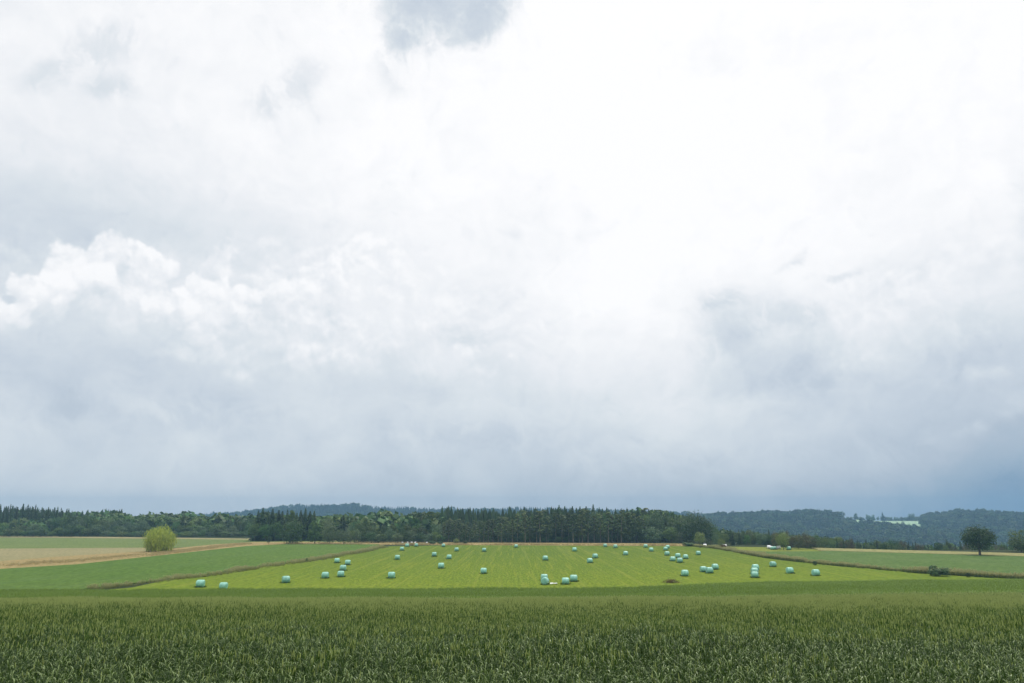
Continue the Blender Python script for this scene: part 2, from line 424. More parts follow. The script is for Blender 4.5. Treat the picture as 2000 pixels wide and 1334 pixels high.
def sheet(name, pts, z, mat, h=0.0):
    """field outline given in photo pixels on the plane z = 0; h > 0 gives a standing crop its thickness"""
    w = [P(a, b, z + h) for a, b in pts]
    n = len(w)
    vs = [(x, y, z + h) for x, y in w]; fs = [list(range(n))]
    if h:
        vs += [(x, y, z) for x, y in w]
        fs += [[i, (i + 1) % n, n + (i + 1) % n, n + i] for i in range(n)]
    bm = bmesh.new()
    bv = [bm.verts.new(v) for v in vs]
    for f in fs: bm.faces.new([bv[i] for i in f])
    bmesh.ops.recalc_face_normals(bm, faces=bm.faces)
    bmesh.ops.triangulate(bm, faces=[f for f in bm.faces if len(f.verts) > 4])
    me = bpy.data.meshes.new(name); bm.to_mesh(me); bm.free()
    for p in me.polygons:
        if abs(p.normal.z) > .9 and p.normal.z < 0: p.flip()
    me.materials.append(mat)
    return tag(link(name, me), kind='structure')

LOFF = [(175, 1150), (250, 1142), (330, 1132), (400, 1124), (490, 1110), (600, 1095), (700, 1078), (748, 1067)]      # left verge
ROFF = [(1345, 1066), (1400, 1071), (1450, 1080), (1500, 1089), (1600, 1101), (1700, 1110), (1800, 1119), (1930, 1127), (2060, 1133)]   # right verge
M_mead = field_mat('mown_meadow', (.195, .240, .016), (.130, .200, .018), (.158, .218, .016), big=.016, mid=.35, fine=2.2,
                   streak=(1.3, .035, 1), scol=(.25, .26, .03), samt=.32, bump=.5, far=(125, 250, (.100, .158, .014)))
M_lwheat = field_mat('young_wheat', (.135, .190, .044), (.078, .155, .018), (.105, .175, .030), big=.014, mid=.10, fine=2.0, streak=(.3, .02, 1), srot=R(-35), scol=(.095, .155, .050), samt=.4)
M_rwheat = field_mat('blue_green_wheat', (.120, .180, .046), (.145, .200, .066), (.090, .158, .034), big=.03, mid=.12, fine=2.6)
M_pale = field_mat('dry_stubble', (.32, .275, .145), (.27, .24, .12), (.35, .30, .16), big=.03, mid=.3, fine=3)
M_tan = field_mat('ripening_grain', (.31, .28, .12), (.26, .26, .10), (.33, .29, .13), big=.03, mid=.2, fine=2)
M_dry = field_mat('dry_grass', (.36, .26, .11), (.30, .24, .10), (.40, .29, .14), big=.05, mid=.5, fine=3)
M_green2 = field_mat('pasture', (.165, .21, .065), (.135, .185, .05), (.185, .225, .08), big=.02, mid=.2, fine=3)
M_lime = field_mat('lime_meadow', (.22, .25, .035), (.18, .23, .035), (.25, .26, .05), big=.04, mid=.4, fine=3)
sheet('mown_meadow', [(150, 1158), (260, 1147)] + [(a - 1, b) for a, b in LOFF[2:]] + [(900, 1064.5), (1200, 1065)] + ROFF + [(2200, 1140), (1800, 1150), (1000, 1165), (150, 1165)], 0.004, M_mead)
sheet('pasture', [(-900, 1046), (90, 1050.5), (700, 1056), (700, 1058.5), (520, 1059), (290, 1073), (-900, 1078)], 0.004, M_green2)
sheet('far_field', [(-900, 1043), (90, 1047), (700, 1054.5), (700, 1056.2), (90, 1050.2), (-900, 1045.8)], 0.008, M_pale)
sheet('stubble_field', [(-900, 1073.5), (0, 1071.5), (290, 1069.5), (290, 1077), (100, 1090), (0, 1099), (-900, 1140)], 0.012, M_pale)
sheet('dry_grass_strip', [(-900, 1136), (0, 1096), (100, 1088), (290, 1076), (420, 1063), (500, 1058.5), (700, 1058), (1340, 1061.5), (1340, 1066.5), (760, 1064), (560, 1064), (480, 1068), (300, 1088), (150, 1103), (0, 1112), (-900, 1165)], 0.016, M_dry)
sheet('wheat_field', [(-900, 1162), (0, 1111), (150, 1102), (300, 1086), (480, 1066.5), (560, 1062.5), (740, 1063)] + [(a - 10, b - .5) for a, b in reversed(LOFF)] + [(150, 1153), (-900, 1190)], 0.0, M_lwheat, 0.10)
sheet('lime_meadow', [(1365, 1066.5), (1560, 1070), (1620, 1074), (1610, 1078), (1500, 1078), (1420, 1074)], 0.008, M_lime)
sheet('tan_crop_strip', [(1585, 1069.5), (2000, 1080.5), (2600, 1098), (2600, 1108), (2000, 1086), (1600, 1075)], 0.0, M_tan, .16)
sheet('blue_green_wheat_field', [(1425, 1074.5), (1500, 1077), (1600, 1076.5), (1640, 1073.5), (2000, 1083), (2600, 1105), (2600, 1150)] + [(a + 4, b - 3) for a, b in reversed(ROFF[2:])], 0.0, M_rwheat, 0.10)

# ------------------------------------------------------------------ hills
M_forestfloor = field_mat('forest_floor', (.022, .035, .016), (.03, .045, .02), (.02, .03, .014), big=.01, mid=.05, fine=.4)
def hill(name, prof, Y, Y0, Y1, canopy, z0=-41.0, mat=None):
    """ridge line read off the photo (treetops), set at real distance Y; rises from Y0, falls away to Y1"""
    pxs = [p[0] for p in prof]; rws = [p[1] for p in prof]
    X = np.linspace((pxs[0] - 1000) / F * Y, (pxs[-1] - 1000) / F * Y, 110)
    T = [0, .08, .18, .3, .42, .54, .66, .78, .88, .96, 1.0]
    vs = []
    ridge = []
    for x in X:
        row = np.interp(1000 + x / Y * F, pxs, rws)
        ridge.append(at_depth(1000 + x / Y * F, row, Y)[2] - canopy)
    rid = np.array(ridge)
    ycs = [Y0 + (Y - Y0) * t for t in T] + [Y + (Y1 - Y) * t for t in (.2, .5, 1.0)]
    def h(ix, k):
        if k < len(T): f = T[k] * 1.12 - .12 * T[k] ** 4
        else: f = (.9, .6, 0)[k - len(T)]
        n_ = 7.0 * mnoise.noise(Vector((X[ix] / 130, ycs[k] / 170, Y * .01))) * (f * (1 - f) * 4)
        return z0 + (rid[ix] - z0) * f + n_
    vs = [(X[i], ycs[k], h(i, k)) for k in range(len(ycs)) for i in range(len(X))]
    nX = len(X)
    fs = [(k * nX + i, k * nX + i + 1, (k + 1) * nX + i + 1, (k + 1) * nX + i) for k in range(len(ycs) - 1) for i in range(nX - 1)]
    tag(link(name, mesh_of(name, vs, fs, [mat or M_forestfloor], smooth=True)), kind='structure')
    Z = np.array([v[2] for v in vs]).reshape(len(ycs), nX)
    def height(x, y):
        fx = np.clip((x - X[0]) / (X[-1] - X[0]) * (nX - 1), 0, nX - 1.001); i = int(fx); fx -= i
        k = int(np.clip(np.searchsorted(ycs, y) - 1, 0, len(ycs) - 2)); fy = (y - ycs[k]) / (ycs[k + 1] - ycs[k])
        return float((Z[k, i] * (1 - fx) + Z[k, i + 1] * fx) * (1 - fy) + (Z[k + 1, i] * (1 - fx) + Z[k + 1, i + 1] * fx) * fy)
    return height, X[0], X[-1]
hA, A0, A1 = hill('wooded_hill', [(120, 1030), (300, 1012), (400, 1006), (500, 998), (560, 990), (600, 987), (640, 985), (700, 985), (760, 990), (850, 993), (950, 995), (1000, 992), (1100, 994), (1250, 998), (1400, 1004), (1500, 1020)],
                  2000, 1300, 2340, 7.0)
PB = [(1250, 1020), (1340, 1008), (1380, 1006), (1420, 1003), (1500, 1001), (1550, 998), (1590, 998), (1620, 1002), (1645, 1009), (1700, 1011), (1790, 1011), (1803, 1004), (1830, 999), (1900, 998), (1935, 1001), (1990, 1001), (2100, 1002), (2300, 1000), (2600, 1002)]
hB, B0, B1 = hill('wooded_ridge', PB, 1500, 980, 2200, 7.0)

# the pale clearing high on the ridge
M_clear = field_mat('hill_meadow', (.36, .50, .33), (.31, .45, .30), (.40, .52, .36), big=.01, mid=.05, fine=.3)
def row_px(x, y, z):
    v = Vector((x, y, z - CAMZ)); a = v.x; b = v.y * cp + v.z * sp; c = -v.y * sp + v.z * cp
    return 1000 + F * a / b, 667 - F * c / b
cv, cf = [], []
cols_ = list(np.linspace(1655, 1800, 15))
for j, yy in enumerate(np.linspace(1335, 1488, 7)):
    for i, px in enumerate(cols_):
        x = (px - 1000) / F * yy * 1.0
        cv.append((x, yy, hB(x, yy) + 1.2))
for j in range(6):
    for i in range(14): cf.append((j * 15 + i, j * 15 + i + 1, (j + 1) * 15 + i + 1, (j + 1) * 15 + i))
tag(link('hill_meadow', mesh_of('hill_meadow', cv, cf, [M_clear], smooth=True)), kind='structure')

# ------------------------------------------------------------------ tree shapes (height 1, width about 1)
def quad_at(V, Fc, p, nrm, size, rg, asp=1.0, updown=False):
    nrm = Vector(nrm)
    if nrm.length < 1e-4: nrm = Vector((0, 0, 1))
    nrm.normalize()
    up = Vector((rg.uniform(-1, 1), rg.uniform(-1, 1), rg.uniform(-1, 1)))
    if updown: up = Vector((rg.uniform(-.25, .25), rg.uniform(-.25, .25), 1))
    t = nrm.cross(up)
    if t.length < 1e-4: return
    t.normalize(); b = nrm.cross(t)
    if updown: t, b = t, b
    i = len(V); p = Vector(p)
    s1, s2 = size * .5, size * .5 * asp
    V += [p - t * s1 - b * s2 * .6, p + t * s1 * .5 - b * s2, p + t * s1 + b * s2 * .5, p - t * s1 * .4 + b * s2]
    Fc.append((i, i + 1, i + 2, i + 3))
def broadleaf(seed, wf=.85, base=.12, n=2600, lobes=26, top=1.0, leaf=.035, flat=1.0, droop=False, ovoid=1.0, skirt=0):
    rg = random.Random(seed); V, Fc = [], []
    cz = (base + top) / 2; rz = (top - base) / 2; rx = wf / 2
    L_ = []
    for i in range(lobes):
        u = rg.uniform(-.92, 1); th = i * 2.4 + rg.uniform(-.4, .4); rr = math.sqrt(max(0, 1 - u * u)); k = rg.uniform(.62, .82)
        w = 1.0 + (ovoid - 1) * (u < 0) 
        L_.append((Vector((rx * rr * k * w * math.cos(th), rx * rr * k * w * math.sin(th), cz + rz * u * k * flat)), rg.uniform(.17, .30) * wf))
    L_.append((Vector((0, 0, cz)), rx * .6))
    for i in range(skirt): L_.append((Vector((math.cos(i * 6.283 / skirt) * rx * .6, math.sin(i * 6.283 / skirt) * rx * .6, base + .2)), rx * .42))
    for j in range(n):
        c, r = L_[rg.randrange(len(L_))]
        d = Vector((rg.gauss(0, 1), rg.gauss(0, 1), rg.gauss(0, 1)))
        if d.length < 1e-3: continue
        d.normalize()
        if rg.random() < .5 and d.z < 0: d.z *= -1
        q = c + d * r * rg.uniform(.55, 1.05) * rg.choice((1, 1, 1, 1.13))
        if droop: q.z -= rg.uniform(0, .16)
        q.z = max(q.z, base * .6)
        if droop: quad_at(V, Fc, q, (d.x, d.y, 0.15), leaf * rg.uniform(.6, 1.0), rg, 4.0, True)
        else: quad_at(V, Fc, q, d + Vector((rg.uniform(-.7, .7), rg.uniform(-.7, .7), rg.uniform(-.3, .8))), leaf * rg.uniform(.7, 1.5), rg)
    return V, Fc
def spruce(seed, wf=.30, base=.05, n_w=20, leaf=.05):
    rg = random.Random(seed); V, Fc = [], []
    for w in range(n_w):
        t = w / (n_w - 1); z = base + (1 - base) * t ** .92
        rad = wf / 2 * (1 - t) ** .8 * rg.uniform(.78, 1.12) + .012
        nb = int(10 - 5 * t)
        for k in range(nb):
            th = k * 2 * math.pi / nb + rg.uniform(-.3, .3) + w
            rr = rad * rg.uniform(.7, 1.15); dr = Vector((math.cos(th), math.sin(th), 0)); sd = Vector((-dr.y, dr.x, 0))
            for q in range(3):
                a0, a1 = q / 3, (q + 1.15) / 3
                z0 = z - .28 * rr * a0 + rg.uniform(-.008, .008); z1 = z - .28 * rr * a1 - .006
                wd = rr * .30 * (1.15 - q * .3) + .008
                i = len(V); tw = rg.uniform(-.5, .5) * wd
                V += [dr * rr * a0 - sd * wd + Vector((0, 0, z0 + tw)), dr * rr * a0 + sd * wd + Vector((0, 0, z0 - tw)), dr * rr * a1 + sd * wd * .5 + Vector((0, 0, z1 - tw - .02)), dr * rr * a1 - sd * wd * .5 + Vector((0, 0, z1 + tw - .02))]
                Fc.append((i, i + 1, i + 2, i + 3))
                quad_at(V, Fc, dr * rr * (a0 + .15) + Vector((0, 0, z0 - .015)), dr + Vector((rg.uniform(-.6, .6), rg.uniform(-.6, .6), .5)), leaf * (1.1 - t * .6), rg)
    for k in range(6): quad_at(V, Fc, (0, 0, .965 + k * .007), (math.cos(k), math.sin(k), 0), .02, rg, 2.2, True)
    return V, Fc
def pine(seed, wf=.40, base=.36):
    rg = random.Random(seed); V, Fc = [], []
    L_ = []
    for i in range(15):
        t = i / 14; z = base + (1 - base) * t * .95
        r = wf / 2 * (math.sin(min(1, t * 1.15 + .22) * math.pi * .92) * .8 + .12); th = i * 2.4 + rg.uniform(-.5, .5)
        L_.append((Vector((math.cos(th) * r * .6, math.sin(th) * r * .6, z)), rg.uniform(.055, .095) * (1.15 - t * .45)))
    for j in range(900):
        c, r = L_[rg.randrange(len(L_))]
        d = Vector((rg.gauss(0, 1), rg.gauss(0, 1), rg.gauss(0, .55)))
        if d.length < 1e-3: continue
        d.normalize()
        quad_at(V, Fc, c + Vector((d.x * r, d.y * r, d.z * r * .7)) * rg.uniform(.4, 1.05), d + Vector((0, 0, .5)), .032 * rg.uniform(.7, 1.4), rg)
    for j in range(130):   # dead twigs below the crown
        z = rg.uniform(.16, base); th = rg.uniform(0, 6.3); r = rg.uniform(.02, .09)
        quad_at(V, Fc, (math.cos(th) * r, math.sin(th) * r, z), (math.cos(th), math.sin(th), .8), .022, rg, .5)
    return V, Fc
def trunk(seed, h=.6, r=.018, fork=0, tilt=.02, segs=5, limbs=()):
    rg = random.Random(seed); V, Fc = [], []
    def tube(p0, p1, r0, r1, n=6, k=4, bend=.0):
        base = len(V); p0, p1 = Vector(p0), Vector(p1); ax = (p1 - p0).normalized(); u = ax.orthogonal().normalized(); w = ax.cross(u)
        bd = Vector((rg.uniform(-1, 1), rg.uniform(-1, 1), 0)) * bend
        for a in range(k + 1):
            t = a / k; c = p0.lerp(p1, t) + bd * math.sin(t * math.pi); rr = r0 + (r1 - r0) * t
            for b in range(n): V.append(c + (u * math.cos(b * 6.2832 / n) + w * math.sin(b * 6.2832 / n)) * rr)
        for a in range(k):
            for b in range(n): Fc.append((base + a * n + b, base + a * n + (b + 1) % n, base + (a + 1) * n + (b + 1) % n, base + (a + 1) * n + b))
    tube((0, 0, -.02), (rg.uniform(-tilt, tilt), rg.uniform(-tilt, tilt), h), r * 1.25, r * .5, bend=.008)
    for z0, th, ln, el_ in limbs:
        tube((0, 0, z0), (math.cos(th) * ln * math.cos(el_), math.sin(th) * ln * math.cos(el_), z0 + ln * math.sin(el_)), r * .62, r * .18, bend=.02)
    return V, Fc

M_bark = flat_mat('bark', (.10, .085, .065), .9, 3)
M_pbark = flat_mat('pine_bark', (.17, .145, .115), .9, 2)
M_spruce = leaf_mat('spruce_needles', (.022, .048, .015), (.050, .086, .026), .15, .6, .15, 6, .4, .02)
M_pine = leaf_mat('pine_needles', (.050, .080, .026), (.088, .118, .042), .15, .6, .15, 6, .4, .02)
M_broad = leaf_mat('broad_leaves', (.040, .082, .018), (.090, .150, .036), .22, .55, .2, 4, .45, .03)
M_lbroad = leaf_mat('pale_broad_leaves', (.070, .115, .045), (.105, .16, .07), .25, .55, .25, 4, .25, .02)
M_willow = leaf_mat('willow_leaves', (.22, .29, .030), (.44, .49, .085), .4, .5, .3, 6, .05, .0)
M_oak = leaf_mat('oak_leaves', (.018, .044, .010), (.042, .084, .018), .2, .55, .25, 4, .05, .0)
M_yel = leaf_mat('yellow_green_leaves', (.13, .18, .035), (.19, .24, .06), .3, .5, .3, 4, .08, .01)
M_rust = leaf_mat('rusty_green_leaves', (.075, .085, .032), (.115, .100, .045), .2, .55, .2, 3, .2, .03)

CR = {}
def mk(name, VF, mat): return mesh_of(name, VF[0], VF[1], [mat])
CR['spruce'] = [mk('crown', spruce(i, .30 + .05 * (i % 3)), M_spruce) for i in range(5)]
CR['pine'] = [mk('crown', pine(10 + i, .40 + .06 * (i % 2), .30 + .06 * (i % 3)), M_pine) for i in range(5)]
CR['broad'] = [mk('crown', broadleaf(20 + i, .85, .06, 2200, 22), M_broad) for i in range(5)]
CR['pale'] = [mk('crown', broadleaf(30 + i, .9, .03, 2200, 22), M_lbroad) for i in range(3)]
CR['rust'] = [mk('crown', broadleaf(40 + i, 1.0, .02, 1800, 20), M_rust) for i in range(2)]
TK = {'spruce': [mk('trunk', trunk(1, .9, .012), M_bark)], 'pine': [mk('trunk', trunk(2 + i, .9, .013, tilt=.03), M_pbark) for i in range(3)],
      'broad': [mk('trunk', trunk(7, .55, .022, limbs=((.2, 1, .35, .9), (.25, 3.2, .33, .8), (.3, 5, .3, 1))), M_bark)]}
TK['pale'] = TK['rust'] = TK['broad']
NAME = {'spruce': 'conifer_tree', 'pine': 'pine_tree', 'broad': 'broadleaf_tree', 'pale': 'pale_broadleaf_tree', 'rust': 'rusty_shrub'}
def tree(kind, px, top, Y, width=None, label='', group=None, cat='tree', zb=None, rg=rnd, fat=1.0, name=None, crown=None, tk=None, low=0.15):
    """width in photo pixels; Y the depth in metres; top the photo row of the tip"""
    x, y, zt = at_depth(px, top, Y)
    z0 = gz(x, Y) if zb is None else zb
    z0 -= low
    H = max(1.0, zt - z0)
    root = bpy.data.objects.new(name or NAME[kind], None); COL.objects.link(root)
    root.location = (x, Y, z0); root.rotation_euler = (0, 0, rg.uniform(0, 6.28))
    ms = crown or rg.choice(CR[kind])
    wn = max(v.co.x for v in ms.vertices) - min(v.co.x for v in ms.vertices)
    sx = (width / F * Y) / wn if width else H * fat * rg.uniform(.85, 1.2)
    root.scale = (sx, sx, H)
    tag(root, label, cat, group)
    link('crown', ms, root)
    link('trunk', tk or rg.choice(TK[kind]), root)
    return root
def interp(prof, x): return float(np.interp(x, [p[0] for p in prof], [p[1] for p in prof]))

# ------------------------------------------------------------------ woods
# main pine wood behind the bale meadow
G1 = 'conifers of the wood behind the bale meadow'
PR = [(862, 1016), (872, 1007), (890, 1011), (920, 1014), (950, 1009), (985, 1005), (1010, 996), (1060, 992), (1120, 991), (1200, 992), (1250, 996), (1300, 1001), (1345, 1008), (1385, 1018)]
x = 868
while x < 1262:
    tree('pine', x + rnd.uniform(-3, 3), interp(PR, x) + rnd.uniform(5, 17), rnd.uniform(322, 330), None, 'dark pine with a slim bare trunk at the front of the wood behind the bales', 'front pines of the wood behind the bale meadow', fat=1.1)
    x += rnd.uniform(8, 13)
for k, (Y, dp, stp) in enumerate(((334, 10, 12), (343, 5, 12), (353, 1, 11), (364, -1, 12))):
    x = 866 + k * 5
    while x < 1352:
        tp = interp(PR, x) + dp + (rnd.uniform(1, 9) if x < 985 else rnd.choice((rnd.uniform(-5, 0), rnd.uniform(0, 9), rnd.uniform(2, 11), rnd.uniform(0, 5))))
        if rnd.random() < (.14 + smooth01(1080, 1300, x) * .5) and k < 3:
            tree(rnd.choice(('broad', 'broad', 'pale')), x, tp + rnd.uniform(4, 9), Y + rnd.uniform(-3, 3), rnd.uniform(24, 38), 'leafy green tree mixed among the conifers of the wood behind the bales', 'leafy trees mixed into the wood behind the bale meadow')
            x += 15; continue
        tree('spruce' if (x > 985 and rnd.random() < .8) else 'pine', x, tp, Y + rnd.uniform(-3, 3), None, 'dark conifer standing deep in the wood behind the bale meadow', G1, fat=1.35)
        x += rnd.uniform(.75, 1.25) * stp
G2 = 'leafy trees at the east end of the wood behind the bale meadow'
PE = [(1240, 1026), (1262, 1018), (1300, 1012), (1350, 1010), (1390, 1022), (1405, 1036)]
for x_, tp, w, Y, k in [(1243, 1012, 46, 327, 'broad'), (1224, 1022, 34, 325, 'broad'), (1275, 1030, 40, 322, 'pale'), (1262, 1010, 40, 336, 'broad'), (1292, 1008, 40, 338, 'broad'), (1310, 1030, 32, 319, 'broad'),
                        (1318, 1007, 42, 331, 'broad'), (1345, 1006, 42, 331, 'pale'), (1225, 1004, 44, 331, 'broad'), (1282, 1003, 40, 331, 'pale'), (1395, 1030, 30, 330, 'broad'), (1385, 1018, 34, 334, 'broad'), (1330, 1040, 30, 317, 'pale')]:
    tree(k, x_, tp, Y, w, 'leafy green tree among the broadleaf trees at the east end of the dark pine wood', G2)
# undergrowth bushes along the wood's foot
for i in range(36):
    x_ = 872 + i * 11.2 + rnd.uniform(-4, 4)
    tree('broad' if rnd.random() < .8 else 'pale', x_, rnd.uniform(1035, 1050), rnd.uniform(326, 331), rnd.uniform(12, 22), 'low leafy bush under the pines at the front edge of the wood', 'undergrowth bushes along the foot of the pine wood', 'bush', name='undergrowth_bush')

# wood between the tree clump and the pines
PM = [(690, 1015), (705, 1012), (740, 1020), (770, 1016), (800, 1018), (830, 1022), (865, 1020)]
G3 = 'leafy trees between the tree clump and the pine wood'
for (Y, dp, stp, kinds) in ((324, 20, 12, 'bbp'), (333, 8, 15, 'bbps'), (345, 1, 16, 'bsb')):
    x = 686
    while x < 872:
        k = {'b': 'broad', 'p': 'pale', 's': 'spruce'}[rnd.choice(kinds)]
        tree(k, x, interp(PM, x) + dp + rnd.uniform(-4, 6), Y + rnd.uniform(-3, 3), rnd.uniform(18, 30) if k != 'spruce' else None, 'green tree in the mixed row between the field clump and the pine wood', G3)
        x += stp * rnd.uniform(.75, 1.25)
# far left wood
PL = [(-120, 986), (0, 987), (60, 988), (110, 992), (150, 998), (178, 1000), (200, 1006), (245, 1008), (262, 1014)]
G4 = 'conifers of the far wood beyond the pasture'
for (Y, dp, stp) in ((440, 4, 9), (455, 0, 9), (470, 0, 11)):
    x = -60
    while x < 262:
        tree('spruce', x, interp(PL, x) + dp + rnd.uniform(-3, 5) + (rnd.uniform(0, 10) if x > 130 else 0), Y + rnd.uniform(-3, 3), None, 'dark spiky conifer along the back of the far wood beyond the pasture', G4, fat=1.0)
        x += stp * rnd.uniform(.7, 1.4)
PLb = [(-80, 1012), (0, 1010), (100, 1012), (130, 1004), (165, 1005), (210, 1012), (250, 1014), (300, 1013), (330, 1013), (400, 1014), (480, 1010), (540, 1010), (690, 1016)]
G5 = 'leafy trees of the far wood beyond the pasture'
for (Y, dp, stp, lo) in ((402, 24, 14, 1), (410, 12, 15, 1), (424, 2, 15, 100)):
    x = -60
    while x < (560 if lo == 1 else 640):
        if x > lo or lo == 1:
            k = rnd.choice(('broad', 'broad', 'pale', 'spruce')) if dp < 20 else rnd.choice(('broad', 'broad', 'pale'))
            tree(k, x, interp(PLb, x) + dp + rnd.uniform(-4, 5), Y + rnd.uniform(-3, 3), rnd.uniform(18, 32) if k != 'spruce' else None, 'green tree in the far mixed wood beyond the pasture', G5)
        x += stp * rnd.uniform(.7, 1.3)
# conifers of the field clump
for x_, tp in [(505, 998), (514, 992), (524, 998), (533, 994), (545, 997), (552, 999), (562, 996), (588, 997), (597, 994), (606, 999), (614, 999), (580, 1003), (628, 1012), (644, 1012), (671, 1006)]:
    tree('spruce', x_, tp, 345 + rnd.uniform(-4, 4), 34, 'tall dark conifer rising behind the leafy clump at the wheat field\'s top corner', 'conifers behind the field clump', fat=1.0)
for x_, tp in [(500, 1012), (520, 1014), (540, 1012)]:
    tree('broad', x_, tp + 8, 340, 30, 'rounded green tree below the conifers beside the field clump', 'rounded trees beside the field clump')
# the clump itself, each tree its own
def own(nm, kind, px, top, Y, w, label, cat='tree', crown=None, mat=None, low=.15, tk=None, zb=None):
    return tree(kind, px, top, Y, w, label, None, cat, name=nm, crown=crown, low=low, tk=tk, zb=zb)
def bmesh_crown(seed, mat, **kw): return mk('crown', broadleaf(seed, **kw), mat)
own('poplar_tree', 'broad', 571, 993, 316, 20, 'tall narrow green tree standing above the leafy clump', crown=bmesh_crown(51, M_broad, wf=.3, base=.05, n=2400, lobes=30, leaf=.02))
own('round_tree', 'broad', 574, 1020, 309, 54, 'broad dark green rounded tree at the near corner of the leafy clump', crown=bmesh_crown(52, M_broad, wf=1.1, base=.0, n=3600, lobes=30))
own('cone_shaped_tree', 'broad', 617, 1016, 310, 34, 'dark tree tapering to a point in the middle of the leafy clump', crown=bmesh_crown(53, M_broad, wf=.62, base=.0, n=3000, lobes=30, ovoid=1.3))
own('silvery_tree', 'pale', 645, 1026, 308, 34, 'pale silvery green tree right of the pointed tree in the leafy clump', crown=bmesh_crown(54, M_lbroad, wf=.95, base=.0, n=2800))
own('silvery_bush', 'pale', 672, 1032, 307, 36, 'grey-green spreading tree at the outer end of the leafy clump', crown=bmesh_crown(55, M_lbroad, wf=1.1, base=.0, n=2800))
own('yellow_green_tree', 'broad', 642, 1010, 330, 34, 'yellow green rounded treetop showing above the leafy clump', crown=bmesh_crown(56, M_lbroad, wf=.9, base=.1, n=2200))
# lone trees
Wv = P(315, 1077)
own('willow_tree', 'broad', 314, 1034, Wv[1], 66, 'yellow-green willow with drooping branches on the dry grass strip', crown=mk('crown', broadleaf(67, 1.5, .12, 5600, 20, droop=True, leaf=.034, skirt=7), M_willow), low=.1)
own('small_leaning_bush', 'broad', 526, 1046, P(525, 1063)[1], 13, 'small dark bush standing alone on the dry strip before the clump', 'bush', crown=bmesh_crown(62, M_oak, wf=.8, base=.1, n=900))
ow = P(1912, 1085)
own('oak_tree', 'broad', 1908, 1037, ow[1], 69, 'spreading dark oak standing alone at the edge of the tan crop', crown=mk('crown', broadleaf(63, 1.45, .40, 5600, 34, leaf=.045), M_oak),
    tk=mk('trunk', trunk(9, .55, .055, limbs=((.22, .4, .55, .75), (.25, 2.4, .55, .7), (.3, 3.6, .5, .8), (.3, 5.2, .5, .8), (.35, 1.4, .4, 1.0))), M_bark), low=.05)
own('tall_field_tree', 'broad', 1990, 1036, P(1990, 1082)[1] + 12, 52, 'large grey-green tree cut by the picture edge beyond the lone oak', crown=bmesh_crown(64, M_broad, wf=1.0, base=.0, n=3600))
own('big_round_tree', 'broad', 1362, 1010, 316, 74, 'largest round dark tree at the corner where wood and meadows meet', crown=bmesh_crown(65, M_oak, wf=1.35, base=.04, n=5200, lobes=34))
own('golden_round_tree', 'broad', 1366, 1040, P(1358, 1070)[1], 23, 'small rounded yellow-green tree leaning on its dark trunk', crown=bmesh_crown(66, M_yel, wf=.8, base=.3, n=1500))
own('golden_low_tree', 'broad', 1408, 1052, P(1408, 1072)[1], 17, 'small yellow-green tree growing beside the brushwood pile', crown=bmesh_crown(67, M_yel, wf=.9, base=.22, n=1200))
own('olive_green_tree', 'pale', 1528, 1042, P(1530, 1075)[1] + 3, 32, 'olive green tree with a visible trunk beside the small lime meadow', crown=bmesh_crown(68, M_yel, wf=1.0, base=.16, n=2400))
for x_, tp, w in [(1515, 1040, 24), (1543, 1046, 26), (1558, 1044, 30), (1576, 1047, 30), (1588, 1050, 20)]:
    own('rusty_shrub', 'rust', x_, tp, P(1560, 1074)[1] + rnd.uniform(3, 8), w, 'rusty green rounded shrub in the tall clump at the end of the lime meadow', 'shrub')['group'] = 'rusty shrubs at the end of the lime meadow'
# right-hand low treeline beyond the tan crop
PRt = [(1395, 1034), (1440, 1034), (1500, 1036), (1560, 1040), (1620, 1047), (1700, 1052), (1800, 1058), (1900, 1058), (2100, 1064)]
for (Y, dp, stp) in ((302, 6, 13), (312, 1, 12)):
    x = 1398
    while x < 2090:
        k = rnd.choice(('broad', 'spruce', 'spruce', 'broad', 'rust' if x > 1500 else 'pale'))
        tree(k, x, interp(PRt, x) + dp + rnd.uniform(-3, 5), Y + rnd.uniform(-4, 4), rnd.uniform(14, 26) if k != 'spruce' else 13, 'low green tree in the long row behind the tan crop strip', 'row of low trees beyond the tan crop strip', name=None if k != 'rust' else 'broadleaf_tree')
        x += stp * rnd.uniform(.7, 1.3)

# far woods as masses: behind the rows of single trees and over the hills
def low_tree(seed, con, wf):
    rg = random.Random(seed); V, Fc = [], []
    if con:
        for w in range(6):
            t = w / 6; r = wf / 2 * (1 - t) + .02; z = .08 + .92 * t; n = 6; i = len(V)
            for b in range(n):
                th = b * 6.283 / n + w; V.append(Vector((math.cos(th) * r * rg.uniform(.7, 1.25), math.sin(th) * r * rg.uniform(.7, 1.25), z - .05 + rg.uniform(-.03, .03))))
            V.append(Vector((0, 0, min(1, z + .27))))
            for b in range(n): Fc.append((i + b, i + (b + 1) % n, i + n))
        return V, Fc, [0] * len(Fc)
    v, f = broadleaf(seed, wf, .0, 110, 8, leaf=.20)
    return v, f, [1] * len(f)
LT = [low_tree(1, 1, .38), low_tree(2, 1, .44), low_tree(3, 1, .34), low_tree(4, 0, .95), low_tree(5, 0, 1.05), low_tree(6, 0, .85)]
M_hs = leaf_mat('hill_conifers', (.012, .030, .012), (.026, .052, .022), .12, .6, .15, 6, .5, .02)
M_hb = leaf_mat('hill_broadleaf', (.024, .052, .014), (.055, .095, .030), .2, .6, .15, 4, .6, .03)
